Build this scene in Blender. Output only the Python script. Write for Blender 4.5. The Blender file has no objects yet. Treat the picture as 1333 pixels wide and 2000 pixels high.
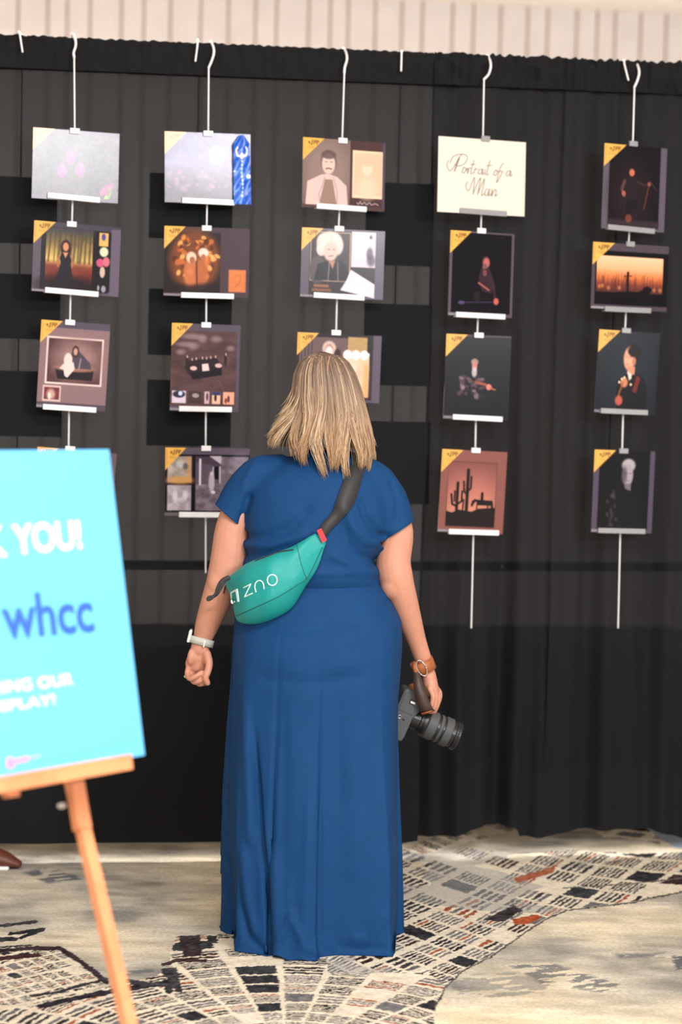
import bpy, bmesh, math, random
import numpy as np
from mathutils import Vector
from mathutils.bvhtree import BVHTree

random.seed(7)
rng = np.random.default_rng(11)
S = bpy.context.scene

# ------------------------------------------------------------------ camera
FPX = 4000.0
PIT = math.atan(236 / 4000); ROLL = 0.023
CAM = np.array([0, 0, 1.55])
Fv = np.array([0, math.cos(PIT), -math.sin(PIT)])
R0 = np.array([1.0, 0, 0]); U0 = np.array([0, math.sin(PIT), math.cos(PIT)])
Rv = math.cos(ROLL) * R0 + math.sin(ROLL) * U0
Uv = -math.sin(ROLL) * R0 + math.cos(ROLL) * U0
cam_d = bpy.data.cameras.new('camera')
cam = bpy.data.objects.new('camera', cam_d); S.collection.objects.link(cam)
from mathutils import Matrix
Mx = Matrix(((Rv[0], Uv[0], -Fv[0], CAM[0]), (Rv[1], Uv[1], -Fv[1], CAM[1]), (Rv[2], Uv[2], -Fv[2], CAM[2]), (0, 0, 0, 1)))
cam.matrix_world = Mx
cam_d.sensor_fit = 'VERTICAL'; cam_d.sensor_height = 36; cam_d.lens = 72
cam_d.clip_end = 100
cam_d.dof.use_dof = True; cam_d.dof.focus_distance = 5.72; cam_d.dof.aperture_fstop = 2.0
S.camera = cam
S.view_settings.view_transform = 'Standard'; S.view_settings.look = 'None'
S.view_settings.gamma = 1; S.view_settings.exposure = 0.80; S.view_settings.use_curve_mapping = False
S.cycles.use_denoising = True
S.cycles.max_bounces = 6; S.cycles.transparent_max_bounces = 12

# ------------------------------------------------------------------ light
w = bpy.data.worlds.new('room_light'); S.world = w; w.use_nodes = True
w.node_tree.nodes['Background'].inputs[0].default_value = (1.0, 0.965, 0.94, 1)
w.node_tree.nodes['Background'].inputs[1].default_value = 0.30


def area(name, loc, target, sx, sy, power, col=(1, 0.965, 0.935)):
    d = bpy.data.lights.new(name, 'AREA'); d.shape = 'RECTANGLE'; d.size = sx; d.size_y = sy
    d.energy = power; d.color = col
    o = bpy.data.objects.new(name, d); S.collection.objects.link(o)
    o.location = loc
    o.rotation_euler = (Vector(target) - Vector(loc)).to_track_quat('-Z', 'Y').to_euler()
    return o


area('ceiling_panel_light', (0.7, 2.6, 3.83), (0.5, 3.4, 0), 2.6, 1.6, 170)
area('ceiling_panel_light', (-0.3, 9.6, 3.83), (-0.3, 9.2, 0), 6.0, 1.0, 430, (1, 0.975, 0.96))
area('ceiling_panel_light', (-0.8, -1.6, 3.83), (-0.4, 1.0, 0), 2.4, 1.2, 190)
area('print_glare_light', (5.25, -3.0, 3.66), (-0.7, 6.6, 2.4), 1.6, 0.34, 250, (0.97, 0.96, 1.0))  # added lamp, placed so its reflection makes the glare on the upper-left prints


# ------------------------------------------------------------------ projection helpers
def ray(x, y):
    return Fv + Rv * (x - 666.5) / FPX + Uv * (1000 - y) / FPX


def hit(x, y, p, n):
    d = ray(x, y)
    return CAM + d * (np.dot(np.asarray(p) - CAM, n) / np.dot(d, n))


def P(x, y, depth):                       # world point seen at pixel x, y lying on the plane Y = depth
    return hit(x, y, (0, depth, 0), np.array([0, 1.0, 0]))


def G(x, y, z=0.0):                       # point on the floor
    return hit(x, y, (0, 0, z), np.array([0, 0, 1.0]))


def proj(V):
    V = np.asarray(V, float) - CAM
    f = V @ Fv
    return 666.5 + FPX * (V @ Rv) / f, 1000 - FPX * (V @ Uv) / f


# ------------------------------------------------------------------ materials
def lin(c):
    c = np.asarray(c, float) / 255.0
    return np.where(c <= 0.04045, c / 12.92, ((c + 0.055) / 1.055) ** 2.4)


def mat(name, col, rough=0.6, metal=0.0, noise=0.0, nscale=40, bump=0.0, bscale=200, spec=0.5, sheen=0.0, sss=0.0, attr=None, coat=0.0):
    m = bpy.data.materials.new(name); m.use_nodes = True
    nt = m.node_tree; b = nt.nodes['Principled BSDF']
    c = tuple(lin(col)) + (1,)
    b.inputs['Base Color'].default_value = c
    b.inputs['Roughness'].default_value = rough
    b.inputs['Metallic'].default_value = metal
    b.inputs['Specular IOR Level'].default_value = spec
    if sheen:
        b.inputs['Sheen Weight'].default_value = sheen
        b.inputs['Sheen Roughness'].default_value = 0.4
    if coat:
        b.inputs['Coat Weight'].default_value = coat
        b.inputs['Coat Roughness'].default_value = 0.3
    if sss:
        b.inputs['Subsurface Weight'].default_value = sss
        b.inputs['Subsurface Radius'].default_value = (0.02, 0.008, 0.004)
        b.inputs['Subsurface Scale'].default_value = 0.6
    src = None
    if attr:
        a = nt.nodes.new('ShaderNodeVertexColor'); a.layer_name = attr; src = a.outputs['Color']
        nt.links.new(src, b.inputs['Base Color'])
    if noise or bump:
        tc = nt.nodes.new('ShaderNodeTexCoord')
    if noise:
        n = nt.nodes.new('ShaderNodeTexNoise'); n.inputs['Scale'].default_value = nscale; n.inputs['Detail'].default_value = 5
        nt.links.new(tc.outputs['Object'], n.inputs['Vector'])
        mr = nt.nodes.new('ShaderNodeMapRange'); mr.inputs['From Min'].default_value = 0.3; mr.inputs['From Max'].default_value = 0.7
        mr.inputs['To Min'].default_value = 1 - noise; mr.inputs['To Max'].default_value = 1 + noise
        nt.links.new(n.outputs['Fac'], mr.inputs['Value'])
        mx = nt.nodes.new('ShaderNodeMix'); mx.data_type = 'RGBA'; mx.blend_type = 'MULTIPLY'; mx.inputs[0].default_value = 1
        mx.inputs[6].default_value = c
        if src: nt.links.new(src, mx.inputs[6])
        nt.links.new(mr.outputs[0], mx.inputs[7]); nt.links.new(mx.outputs[2], b.inputs['Base Color'])
    if bump:
        n2 = nt.nodes.new('ShaderNodeTexNoise'); n2.inputs['Scale'].default_value = bscale; n2.inputs['Detail'].default_value = 3
        nt.links.new(tc.outputs['Object'], n2.inputs['Vector'])
        bp = nt.nodes.new('ShaderNodeBump'); bp.inputs['Strength'].default_value = bump; bp.inputs['Distance'].default_value = 0.002
        nt.links.new(n2.outputs['Fac'], bp.inputs['Height']); nt.links.new(bp.outputs[0], b.inputs['Normal'])
    return m


def sheer(name, col, through):
    m = mat(name, col, 0.85, bump=0.15, bscale=500, spec=0.2)
    nt = m.node_tree; b = nt.nodes['Principled BSDF']; out = nt.nodes['Material Output']
    t = nt.nodes.new('ShaderNodeBsdfTransparent'); mx = nt.nodes.new('ShaderNodeMixShader'); mx.inputs[0].default_value = through
    nt.links.new(b.outputs[0], mx.inputs[1]); nt.links.new(t.outputs[0], mx.inputs[2]); nt.links.new(mx.outputs[0], out.inputs[0])
    return m


M_WALL = mat('partition_vinyl', (226, 219, 218), 0.7, noise=0.04, nscale=6)
M_SEAM = mat('partition_seam', (168, 148, 138), 0.8)
M_CEIL = mat('ceiling_paint', (236, 230, 226), 0.8, noise=0.03, nscale=8)
M_FLOOR = mat('carpet', (200, 190, 170), 0.95, noise=0.16, nscale=90, bump=0.6, bscale=260, spec=0.05, attr='Col')
M_DARKWALL = mat('wainscot', (52, 50, 50), 0.7, noise=0.1)
M_SHEER_L = sheer('sheer_black_cloth', (21, 23, 26), 0.026)
M_SHEER_R = sheer('gathered_black_cloth', (20, 21, 24), 0.010)
M_BLACK = mat('black_cloth', (22, 22, 24), 0.85, bump=0.2, bscale=300, spec=0.2)
M_PIPE = mat('dark_pipe', (38, 38, 40), 0.5, metal=0.6)
M_WHITE = mat('white_enamel', (238, 238, 240), 0.35, noise=0.03, nscale=60)
M_GREYCLIP = mat('clear_grey_plastic', (150, 150, 152), 0.3)
M_BOARD = mat('grey_board', (60, 58, 60), 0.8, noise=0.05)
M_PRINT = mat('photo_print', (128, 128, 128), 0.21, attr='Col', spec=0.28)
M_RIBBON = mat('blue_satin', (30, 105, 215), 0.3, noise=0.12, nscale=30, attr='Col', coat=0.3)
M_SIGN = mat('sign_face', (102, 186, 236), 0.5, noise=0.01, nscale=3)
M_SIGNEDGE = mat('sign_core', (40, 90, 190), 0.6)
M_LETW = mat('white_ink', (250, 252, 252), 0.5)
M_LETB = mat('royal_blue_ink', (48, 92, 214), 0.5)
M_LETP = mat('pink_ink', (226, 150, 205), 0.5)
M_WOOD = mat('beech_wood', (226, 146, 100), 0.5, noise=0.14, nscale=14)
M_SKIN = mat('skin', (200, 142, 118), 0.5, noise=0.05, nscale=25, sss=0.12, spec=0.35)
M_DRESS = mat('teal_blue_jersey', (13, 61, 108), 0.75, noise=0.05, nscale=20, bump=0.08, bscale=900, spec=0.2)
M_HAIR = mat('hair', (170, 135, 100), 0.42, attr='Col', spec=0.4)
M_BAG = mat('teal_nylon', (14, 148, 144), 0.55, noise=0.05, nscale=60, bump=0.15, bscale=700)
M_SEAMBAG = mat('dark_teal_thread', (8, 90, 86), 0.7)
M_WEB = mat('black_webbing', (44, 44, 46), 0.6, noise=0.12, nscale=200, bump=0.2, bscale=900)
M_RED = mat('red_tag', (214, 50, 60), 0.5)
M_LOGO = mat('white_print', (216, 240, 236), 0.6)
M_CAM = mat('camera_body_plastic', (74, 76, 78), 0.6, bump=0.2, bscale=1500)
M_CAMD = mat('camera_lens_black', (26, 27, 29), 0.35)
M_RUBBER = mat('lens_rubber', (70, 72, 74), 0.6)
M_CHROME = mat('chrome', (220, 220, 220), 0.15, metal=1.0)
M_GLASS = mat('lens_glass', (12, 14, 24), 0.05)
M_LEATH = mat('tan_leather', (160, 92, 48), 0.5, noise=0.12, nscale=50)
M_LEATHD = mat('dark_brown_leather', (62, 44, 38), 0.5, noise=0.1, nscale=50)
M_WATCH = mat('pale_grey_silicone', (190, 190, 182), 0.5)
M_WATCHF = mat('watch_case', (232, 228, 220), 0.25)
M_EYE = mat('eye_white', (235, 235, 235), 0.2)
M_LIP = mat('lips', (180, 90, 85), 0.5)
M_SHOE = mat('brown_shoe_leather', (96, 52, 34), 0.5)


# ------------------------------------------------------------------ mesh helpers
class MB:
    def __init__(s): s.v = []; s.f = []; s.n = 0

    def add(s, v, f):
        v = np.asarray(v, float); s.v.append(v); s.f += [tuple(int(i) + s.n for i in q) for q in f]; s.n += len(v); return s

    def V(s): return np.concatenate(s.v) if s.v else np.zeros((0, 3))

    def box(s, c, h, ax=None):
        ax = np.eye(3) if ax is None else np.asarray(ax); c = np.asarray(c, float)
        v = [c + ax[0] * h[0] * i + ax[1] * h[1] * j + ax[2] * h[2] * k for i in (-1, 1) for j in (-1, 1) for k in (-1, 1)]
        return s.add(v, [(0, 1, 3, 2), (4, 6, 7, 5), (0, 4, 5, 1), (2, 3, 7, 6), (0, 2, 6, 4), (1, 5, 7, 3)])

    def tube(s, pts, rad, seg=12, round_ends=True, ref=(0, 0, 1)):
        v, f = tube(pts, rad, seg, round_ends, ref); return s.add(v, f)

    def ell(s, c, r, seg=24, rings=14, ax=None):
        ax = np.eye(3) if ax is None else np.asarray(ax)
        v = []; f = []
        for i in range(rings + 1):
            a = math.pi * i / rings
            for j in range(seg):
                b = 2 * math.pi * j / seg
                p = np.array([math.sin(a) * math.cos(b) * r[0], math.sin(a) * math.sin(b) * r[1], math.cos(a) * r[2]])
                v.append(np.asarray(c) + p @ ax)
        for i in range(rings):
            for j in range(seg):
                f.append((i * seg + j, (i + 1) * seg + j, (i + 1) * seg + (j + 1) % seg, i * seg + (j + 1) % seg))
        return s.add(v, f)

    def loft(s, rings, caps=True):
        k = len(rings[0]); v = np.concatenate(rings); f = []
        for i in range(len(rings) - 1):
            for j in range(k):
                f.append((i * k + j, i * k + (j + 1) % k, (i + 1) * k + (j + 1) % k, (i + 1) * k + j))
        if caps:
            f.append(tuple(range(k))[::-1]); f.append(tuple(range((len(rings) - 1) * k, len(rings) * k)))
        return s.add(v, f)


def smoothpath(pts, n):
    p = np.asarray(pts, float); m = len(p)
    q = np.vstack([2 * p[0] - p[1], p, 2 * p[-1] - p[-2]])
    out = []
    for t in np.linspace(0, m - 1 - 1e-9, n):
        i = int(t); u = t - i
        a, b, c, d = q[i], q[i + 1], q[i + 2], q[i + 3]
        out.append(0.5 * ((2 * b) + (-a + c) * u + (2 * a - 5 * b + 4 * c - d) * u * u + (-a + 3 * b - 3 * c + d) * u ** 3))
    return np.array(out)


def tube(pts, rad, seg=12, round_ends=True, ref=(0, 0, 1)):
    pts = np.asarray(pts, float); n = len(pts)
    rad = np.asarray(rad, float)
    if rad.ndim == 0: rad = np.full(n, float(rad))
    if rad.ndim == 1: rad = np.stack([rad, rad], 1)
    T = np.gradient(pts, axis=0); T /= np.linalg.norm(T, axis=1)[:, None] + 1e-12
    if round_ends:
        P_, R_, T_ = [], [], []
        for a in (0.0, 0.35, 0.7):
            P_.append(pts[0] - T[0] * rad[0].min() * math.cos(a * math.pi / 2)); R_.append(rad[0] * max(math.sin(a * math.pi / 2), 0.03)); T_.append(T[0])
        P_ += list(pts); R_ += list(rad); T_ += list(T)
        for a in (0.7, 0.35, 0.0):
            P_.append(pts[-1] + T[-1] * rad[-1].min() * math.cos(a * math.pi / 2)); R_.append(rad[-1] * max(math.sin(a * math.pi / 2), 0.03)); T_.append(T[-1])
        pts, rad, T = np.array(P_), np.array(R_), np.array(T_); n = len(pts)
    u = np.asarray(ref, float)
    if abs(np.dot(u, T[0])) > 0.95: u = np.array([1.0, 0, 0])
    v = []; f = []
    a = np.linspace(0, 2 * math.pi, seg, endpoint=False)
    for i in range(n):
        u = u - T[i] * np.dot(u, T[i]); u /= np.linalg.norm(u) + 1e-12; w_ = np.cross(T[i], u)
        v.append(pts[i] + np.outer(np.cos(a) * rad[i, 0], u) + np.outer(np.sin(a) * rad[i, 1], w_))
    v = np.concatenate(v)
    for i in range(n - 1):
        for j in range(seg):
            f.append((i * seg + j, i * seg + (j + 1) % seg, (i + 1) * seg + (j + 1) % seg, (i + 1) * seg + j))
    f.append(tuple(range(seg))[::-1]); f.append(tuple(range((n - 1) * seg, n * seg)))
    return v, f


def mk(name, mb, material, parent=None, loc=None, smooth=True, col=None, mats=None, midx=None, bevel=0.0, **props):
    if isinstance(mb, MB): V, Fc = mb.V(), mb.f
    else: V, Fc = mb
    V = np.asarray(V, float)
    if parent is not None: off = np.array(parent['_o'])
    elif loc is not None: off = np.asarray(loc, float)
    else:
        off = np.array([(V[:, 0].min() + V[:, 0].max()) / 2, (V[:, 1].min() + V[:, 1].max()) / 2, V[:, 2].min()])
    me = bpy.data.meshes.new(name)
    me.from_pydata((V - off).tolist() if len(V) < 3000 else (V - off), [], Fc); me.update()
    for m in (mats or [material]): me.materials.append(m)
    if midx is not None: me.polygons.foreach_set('material_index', np.asarray(midx, dtype=np.int32))
    me.polygons.foreach_set('use_smooth', np.full(len(me.polygons), smooth))
    if col is not None:
        a = me.color_attributes.new('Col', 'FLOAT_COLOR', 'POINT')
        c = np.ones((len(V), 4)); c[:, :3] = col
        a.data.foreach_set('color', c.ravel().astype(np.float32))
    o = bpy.data.objects.new(name, me); S.collection.objects.link(o)
    if parent is not None: o.parent = parent
    else: o.location = off
    o['_o'] = [float(x) for x in off]
    if bevel:
        b = o.modifiers.new('bevel', 'BEVEL'); b.width = bevel; b.segments = 2; b.limit_method = 'ANGLE'
    for k, v in props.items(): o[k] = v
    return o


def empty(name, loc, **props):
    o = bpy.data.objects.new(name, None); S.collection.objects.link(o); o.location = [float(x) for x in loc]
    o['_o'] = [float(x) for x in loc]; o.empty_display_size = 0.05
    for k, v in props.items(): o[k] = v
    return o


def vn(x, y, seed=0):                      # smooth value noise, 0..1
    x = np.asarray(x, float); y = np.asarray(y, float)
    xi = np.floor(x).astype(np.int64); yi = np.floor(y).astype(np.int64); fx = x - xi; fy = y - yi
    fx = fx * fx * (3 - 2 * fx); fy = fy * fy * (3 - 2 * fy)

    def h(a, b):
        n = (a * 374761393 + b * 668265263 + seed * 1274126177) & 0x7fffffff
        n = ((n ^ (n >> 13)) * 1274126177) & 0x7fffffff
        return ((n ^ (n >> 16)) & 0xffff) / 65535.0
    return (h(xi, yi) * (1 - fx) + h(xi + 1, yi) * fx) * (1 - fy) + (h(xi, yi + 1) * (1 - fx) + h(xi + 1, yi + 1) * fx) * fy


def fbm(x, y, seed=0, o=4):
    s = 0; a = 0.5; t = 0
    for i in range(o):
        s = s + a * vn(x * 2 ** i, y * 2 ** i, seed + i); t += a; a *= 0.5
    return s / t


def hsh(a, b, seed=0):
    n = (np.asarray(a).astype(np.int64) * 374761393 + np.asarray(b).astype(np.int64) * 668265263 + seed * 974126177) & 0x7fffffff
    n = ((n ^ (n >> 13)) * 1274126177) & 0x7fffffff
    return ((n ^ (n >> 16)) & 0xffff) / 65535.0


def inpoly(x, y, poly):
    ins = np.zeros(np.shape(x), bool); n = len(poly)
    for i in range(n):
        x0, y0 = poly[i]; x1, y1 = poly[(i + 1) % n]
        if y0 == y1: continue
        c = ((y0 > y) != (y1 > y)) & (x < (x1 - x0) * (y - y0) / (y1 - y0) + x0)
        ins ^= c
    return ins


def sdpoly(x, y, poly):                    # signed distance, negative inside
    d = np.full(np.shape(x), 1e9); n = len(poly)
    for i in range(n):
        ax, ay = poly[i]; bx, by = poly[(i + 1) % n]
        vx, vy = bx - ax, by - ay
        t = np.clip(((x - ax) * vx + (y - ay) * vy) / (vx * vx + vy * vy + 1e-9), 0, 1)
        d = np.minimum(d, np.hypot(x - ax - t * vx, y - ay - t * vy))
    return np.where(inpoly(x, y, poly), -d, d)


def pldist(x, y, pts):
    d = np.full(np.shape(x), 1e9)
    for i in range(len(pts) - 1):
        ax, ay = pts[i]; bx, by = pts[i + 1]
        vx, vy = bx - ax, by - ay
        t = np.clip(((x - ax) * vx + (y - ay) * vy) / (vx * vx + vy * vy + 1e-9), 0, 1)
        d = np.minimum(d, np.hypot(x - ax - t * vx, y - ay - t * vy))
    return d


def evalmesh(o):
    dg = bpy.context.evaluated_depsgraph_get()
    me = bpy.data.meshes.new_from_object(o.evaluated_get(dg))
    V = np.zeros(len(me.vertices) * 3); me.vertices.foreach_get('co', V); V = V.reshape(-1, 3)
    Fc = [tuple(p.vertices) for p in me.polygons]
    bpy.data.meshes.remove(me)
    return V, Fc


def remesh(mb, voxel, it=6, fac=0.5):
    me = bpy.data.meshes.new('t'); me.from_pydata(mb.V().tolist(), [], mb.f)
    o = bpy.data.objects.new('t', me); S.collection.objects.link(o)
    r = o.modifiers.new('r', 'REMESH'); r.mode = 'VOXEL'; r.voxel_size = voxel; r.adaptivity = 0
    s = o.modifiers.new('s', 'SMOOTH'); s.iterations = it; s.factor = fac
    V, Fc = evalmesh(o)
    bpy.data.objects.remove(o); bpy.data.meshes.remove(me)
    return V, Fc


def normals(V, Fc):
    N = np.zeros_like(V); q = np.array([f[:4] if len(f) >= 4 else (f[0], f[1], f[2], f[2]) for f in Fc])
    n = np.cross(V[q[:, 2]] - V[q[:, 0]], V[q[:, 3]] - V[q[:, 1]])
    for k in range(4): np.add.at(N, q[:, k], n)
    return N / (np.linalg.norm(N, axis=1)[:, None] + 1e-12)


# =================================================================== the room
WALLY = 12.2
WN = np.array([.15, -1.0, 0]) / math.hypot(.15, 1); WX = np.array([1, .15, 0]) / math.hypot(.15, 1); UP = np.array([0, 0, 1.0])
W0 = np.array([0, WALLY, 0])
wall = MB(); wall.box(W0 - WN * .05 + UP * 2.03, (6.5, 0.05, 2.03), [WX, -WN, UP])
wall_b = mk('wall_back', wall, M_WALL, kind='structure', smooth=False)
seams = MB()
for px in [35, 93, 131, 176, 237, 281, 333, 392, 446, 499, 540, 603, 645, 680, 733, 785, 825, 884, 925, 978, 1031, 1070, 1127, 1167, 1202, 1252, 1302] + [1302 + 52 * k for k in range(1, 22)] + [35 - 52 * k for k in range(1, 26)]:
    p = hit(px, 60, W0, WN)
    seams.box(np.array([p[0], p[1], 2.03]) + WN * .001, (0.0065, 0.003, 2.03), [WX, -WN, UP])
mk('trim_1', seams, M_SEAM, kind='structure', smooth=False)
wain = MB(); wain.box(W0 + WN * .012 + UP * .05, (6.5, 0.012, 0.05), [WX, -WN, UP])
mk('baseboard_back', wain, M_DARKWALL, kind='structure', smooth=False)
zl = hit(800, 1, W0, WN)[2]
ce = MB(); ce.box((0, 4.75, zl + 0.05), (6.5, 8.7, 0.05))
mk('ceiling', ce, M_CEIL, kind='structure', smooth=False)

# ---- floor: patterned carpet, colours woven per point
xs = np.unique(np.round(np.concatenate([np.linspace(-6, -1.35, 12), np.arange(-1.35, 1.45, 0.004), np.linspace(1.45, 6, 12)]), 4))
ys = np.unique(np.round(np.concatenate([np.linspace(-4, 4.8, 14), np.arange(4.8, 7.7, 0.0055), np.linspace(7.7, 13.4, 20)]), 4))
X, Yg = np.meshgrid(xs, ys)
pts = np.stack([X.ravel(), Yg.ravel(), np.zeros(X.size)], 1)
px, py = proj(np.where(pts[:, 1:2] > 3, pts, pts * 0 + [0, 3, 0])); px = px.reshape(X.shape); py = py.reshape(X.shape)
wx, wy = X, Yg
jx = (fbm(wx * 90, wy * 60, 3, 2) - .5) * 6; jy = (fbm(wx * 90, wy * 60, 9, 2) - .5) * 3.4
qx, qy = px + jx, py + jy
base = np.array([208, 198, 178.]); grey = np.array([168, 166, 162.]); cream = np.array([232, 220, 198.])
n1 = fbm(wx * 3.2, wy * 3.2, 21)[..., None]; n2 = fbm(wx * 9 + 5, wy * 22, 31)[..., None]
col = base + (n1 - .5) * 2.2 * (grey - base) * -1.0 + (n2 - .5) * np.array([74, 74, 70.])
col = np.where(n1 < .42, col * (1 - np.clip((.42 - n1) * 6, 0, 1) * .16), col)
K = 3.2


def grid_layer(u, v, wd, seed, dens=0.85, alongu=False):
    iu, iv = np.floor(u), np.floor(v); fu, fv = u - iu, v - iv
    road = (fu < wd) | (fv < wd)
    h = hsh(iu, iv, seed); h2 = hsh(iu, iv, seed + 5); h3 = hsh(iu, iv, seed + 9)
    c = np.empty(u.shape + (3,))
    c[:] = (52, 51, 55)
    c[h > .45] = (66, 46, 48); c[h > .60] = (58, 60, 64); c[h > .72] = (120, 117, 118); c[h > .95] = (150, 84, 60)
    ns = 3 + np.floor(h2 * 4)
    st = (h3 > .16)
    s1 = ((fu if alongu else fv) - wd) / (1 - wd) * (ns + (1 if alongu else 0)); cell = np.floor(s1)
    stripe = st & ((s1 - cell) > .58)
    hc = hsh(iu * 7 + cell, iv, seed + 13)
    c[(hc > .93) & st] = (164, 92, 66); c[(hc < .2) & st] = (110, 107, 110)
    mott = fbm(wx * 70, wy * 70, seed + 2, 2)[..., None]
    c = c + (mott - .5) * 60
    empt = hsh(iu, iv, seed + 21) > dens
    mask = ~(road | stripe | empt)
    return c, mask


cr = cream + (fbm(wx * 40, wy * 40, 77, 2)[..., None] - .5) * 36


def apply(reg, u, v, wd, seed, dens=.9, au=False):
    c, m = grid_layer(u, v, wd, seed, dens, au)
    col[reg] = cr[reg]
    mm = reg & m
    col[mm] = c[mm]


# region of concentric blocks in front of and to the left of the dress
cx, cy = 560, (1905 * K + 520)
ang = np.arctan2(qx - cx, cy - qy * K); rad = np.hypot(qx - cx, qy * K - cy)
regA = sdpoly(qx, qy, [(-300, 2060), (-300, 1960), (0, 1975), (120, 1955), (200, 1930), (310, 1905), (330, 1878), (345, 1828), (392, 1826), (470, 1822), (620, 1800), (800, 1800), (860, 1850), (930, 1868), (905, 1893), (872, 1925), (850, 1960), (846, 2060)]) < 0
wv = np.where(rad > 620, 26, 58)
apply(regA, ang * 6.0 + .2, rad / 58., .15, 101, .93)
# curving fan of streets, right of the dress
regB = sdpoly(qx, qy, [(640, 1900), (640, 1640), (900, 1655), (1020, 1668), (1120, 1660), (1240, 1668), (1340, 1664), (1420, 1668), (1440, 1718), (1333, 1740), (1230, 1762), (1110, 1776), (1066, 1792), (1010, 1830), (960, 1866), (905, 1893), (870, 1925), (840, 1900)]) < 0
ty = qy + 0.00028 * (qx - 800) ** 2 * 0.35
uB = ((qx - 780) * .52 + (ty - 1650) * 1.0 - 10 * np.sin((qx - 780) / 110.)) / 52.
vB = ((ty - 1650) * 1.0 - (qx - 780) * .40 + .00022 * (qx - 780) ** 2) / 24.
far = np.clip((qx - 1000) / 330., 0, 1)
apply(regB, uB, vB, .17, 211, .94, True)
fl = regB & (fbm(wx * 2.4, wy * 2.4, 51) > .60)
col[fl] = col[fl] * .45 + grey * .55
# far bright street part beyond the drape line
regC = sdpoly(qx, qy, [(760, 1655), (860, 1615), (960, 1600), (1010, 1620), (900, 1650), (830, 1668)]) < 0
apply(regC, uB * 1.2, vB * 1.5, .3, 301, .7)
regD = sdpoly(qx, qy, [(1160, 1622), (1250, 1614), (1300, 1622), (1290, 1652), (1250, 1640), (1180, 1634)]) < 0
apply(regD, uB * 1.0, vB * 1.8, .3, 305, .75)
pb = sdpoly(qx, qy, [(1262, 1618), (1300, 1600), (1500, 1600), (1500, 1665), (1320, 1656)]) < 0
col[pb] = (165, 178, 198)
# left block
regE = sdpoly(qx, qy, [(-200, 1864), (0, 1862), (60, 1852), (120, 1850), (160, 1875), (208, 1918), (180, 1935), (90, 1958), (-200, 1975)]) < 0
apply(regE, ((qx) * .55 - (qy - 1850) * 1.1) / 19., ((qx) * .22 + (qy - 1850)) / 17., .24, 401, .92)
for pl, w_, cc in [([(-60, 1862), (60, 1852), (118, 1852), (160, 1880), (208, 1918)], 5, (60, 50, 54)),
                   ([(208, 1912), (110, 1938), (60, 1945)], 3, (58, 56, 60)),
                   ([(80, 1965), (170, 1945), (330, 1918), (330, 1936)], 6, (52, 48, 52)),
                   ([(-60, 1880), (20, 1870), (75, 1866)], 5, (72, 46, 48)),
                   ([(-60, 1814), (20, 1806), (70, 1800)], 4, (66, 62, 64)),
                   ([(20, 1824), (85, 1815), (40, 1832)], 4, (50, 50, 52)),
                   ([(-60, 1838), (28, 1834)], 5, (52, 52, 54)),
                   ([(0, 1850), (60, 1846)], 2, (60, 60, 62)),
                   ([(1333, 1742), (1230, 1764), (1110, 1778), (1066, 1795), (1010, 1833), (960, 1869), (905, 1896), (872, 1928), (850, 1966)], 1.6, (92, 86, 84)),
                   ([(1333, 1715), (1240, 1725), (1100, 1735)], 1.2, (105, 100, 98)),
                   ([(320, 1884), (345, 1876), (400, 1876)], 4, (70, 52, 54)),
                   ([(240, 1915), (330, 1925)], 5, (66, 66, 70))]:
    dd = pldist(qx, qy * 1.6, [(a, b * 1.6) for a, b in pl])
    m_ = dd < w_ * 1.25; col[m_] = np.array(cc) + (fbm(wx * 70, wy * 70, 5, 2)[..., None][m_] - .5) * 50
for pl, cc in [([(349, 1828), (391, 1827), (394, 1865), (358, 1867)], (62, 52, 54)),
               ([(405, 1828), (424, 1827), (426, 1842), (406, 1843)], (58, 56, 58)),
               ([(313, 1893), (345, 1890), (358, 1938), (345, 1938)], (60, 60, 62)),
               ([(1002, 1795), (1048, 1786), (1060, 1792), (1030, 1806), (1005, 1805)], (176, 88, 56)),
               ([(1005, 1715), (1090, 1690), (1080, 1705), (1010, 1725)], (170, 100, 70)),
               ([(945, 1797), (1005, 1768), (1022, 1778), (985, 1800)], (60, 56, 58))]:
    m_ = inpoly(qx, qy, pl); col[m_] = np.array(cc) + (fbm(wx * 90, wy * 90, 6, 2)[..., None][m_] - .5) * 60
# faint worn strokes in the plain fields
for pl, am in [([(38, 1703), (90, 1690), (150, 1705), (165, 1722), (90, 1728)], .75), ([(180, 1692), (225, 1708), (215, 1716), (185, 1700)], .8),
               ([(400, 1718), (440, 1722), (435, 1730), (395, 1728)], .4),
               ([(980, 1880), (1060, 1872), (1230, 1925), (1200, 1945), (1060, 1925)], .6), ([(1190, 1860), (1300, 1858), (1300, 1872), (1210, 1874)], .6),
               ([(1310, 1865), (1420, 1850), (1420, 1905), (1320, 1900)], .8), ([(1120, 1675), (1250, 1668), (1200, 1695), (1110, 1700)], .4),
               ([(860, 1905), (1000, 1895), (1080, 1920), (1050, 1960), (900, 1950)], .35), ([(230, 1890), (300, 1888), (310, 1905), (240, 1908)], .5)]:
    sd = sdpoly(qx, qy, pl)
    st = np.clip(-sd / 6, 0, 1) * (fbm(wx * 14 + wy * 8, wy * 42 - wx * 20, 15, 3) > .5) * am
    col = col * (1 - st[..., None]) + np.array([84, 88, 96.]) * st[..., None]
nx, ny = len(xs), len(ys)
idx = np.arange(nx * ny).reshape(ny, nx)
quads = np.stack([idx[:-1, :-1], idx[:-1, 1:], idx[1:, 1:], idx[1:, :-1]], -1).reshape(-1, 4)
CARP = lin(np.clip(col, 0, 255)).reshape(-1, 3) * 0.93
mk('floor', (pts, quads), M_FLOOR, loc=(0, 0, 0), col=CARP, kind='structure')

# =================================================================== pipe and drape
TD = 0.15


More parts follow.
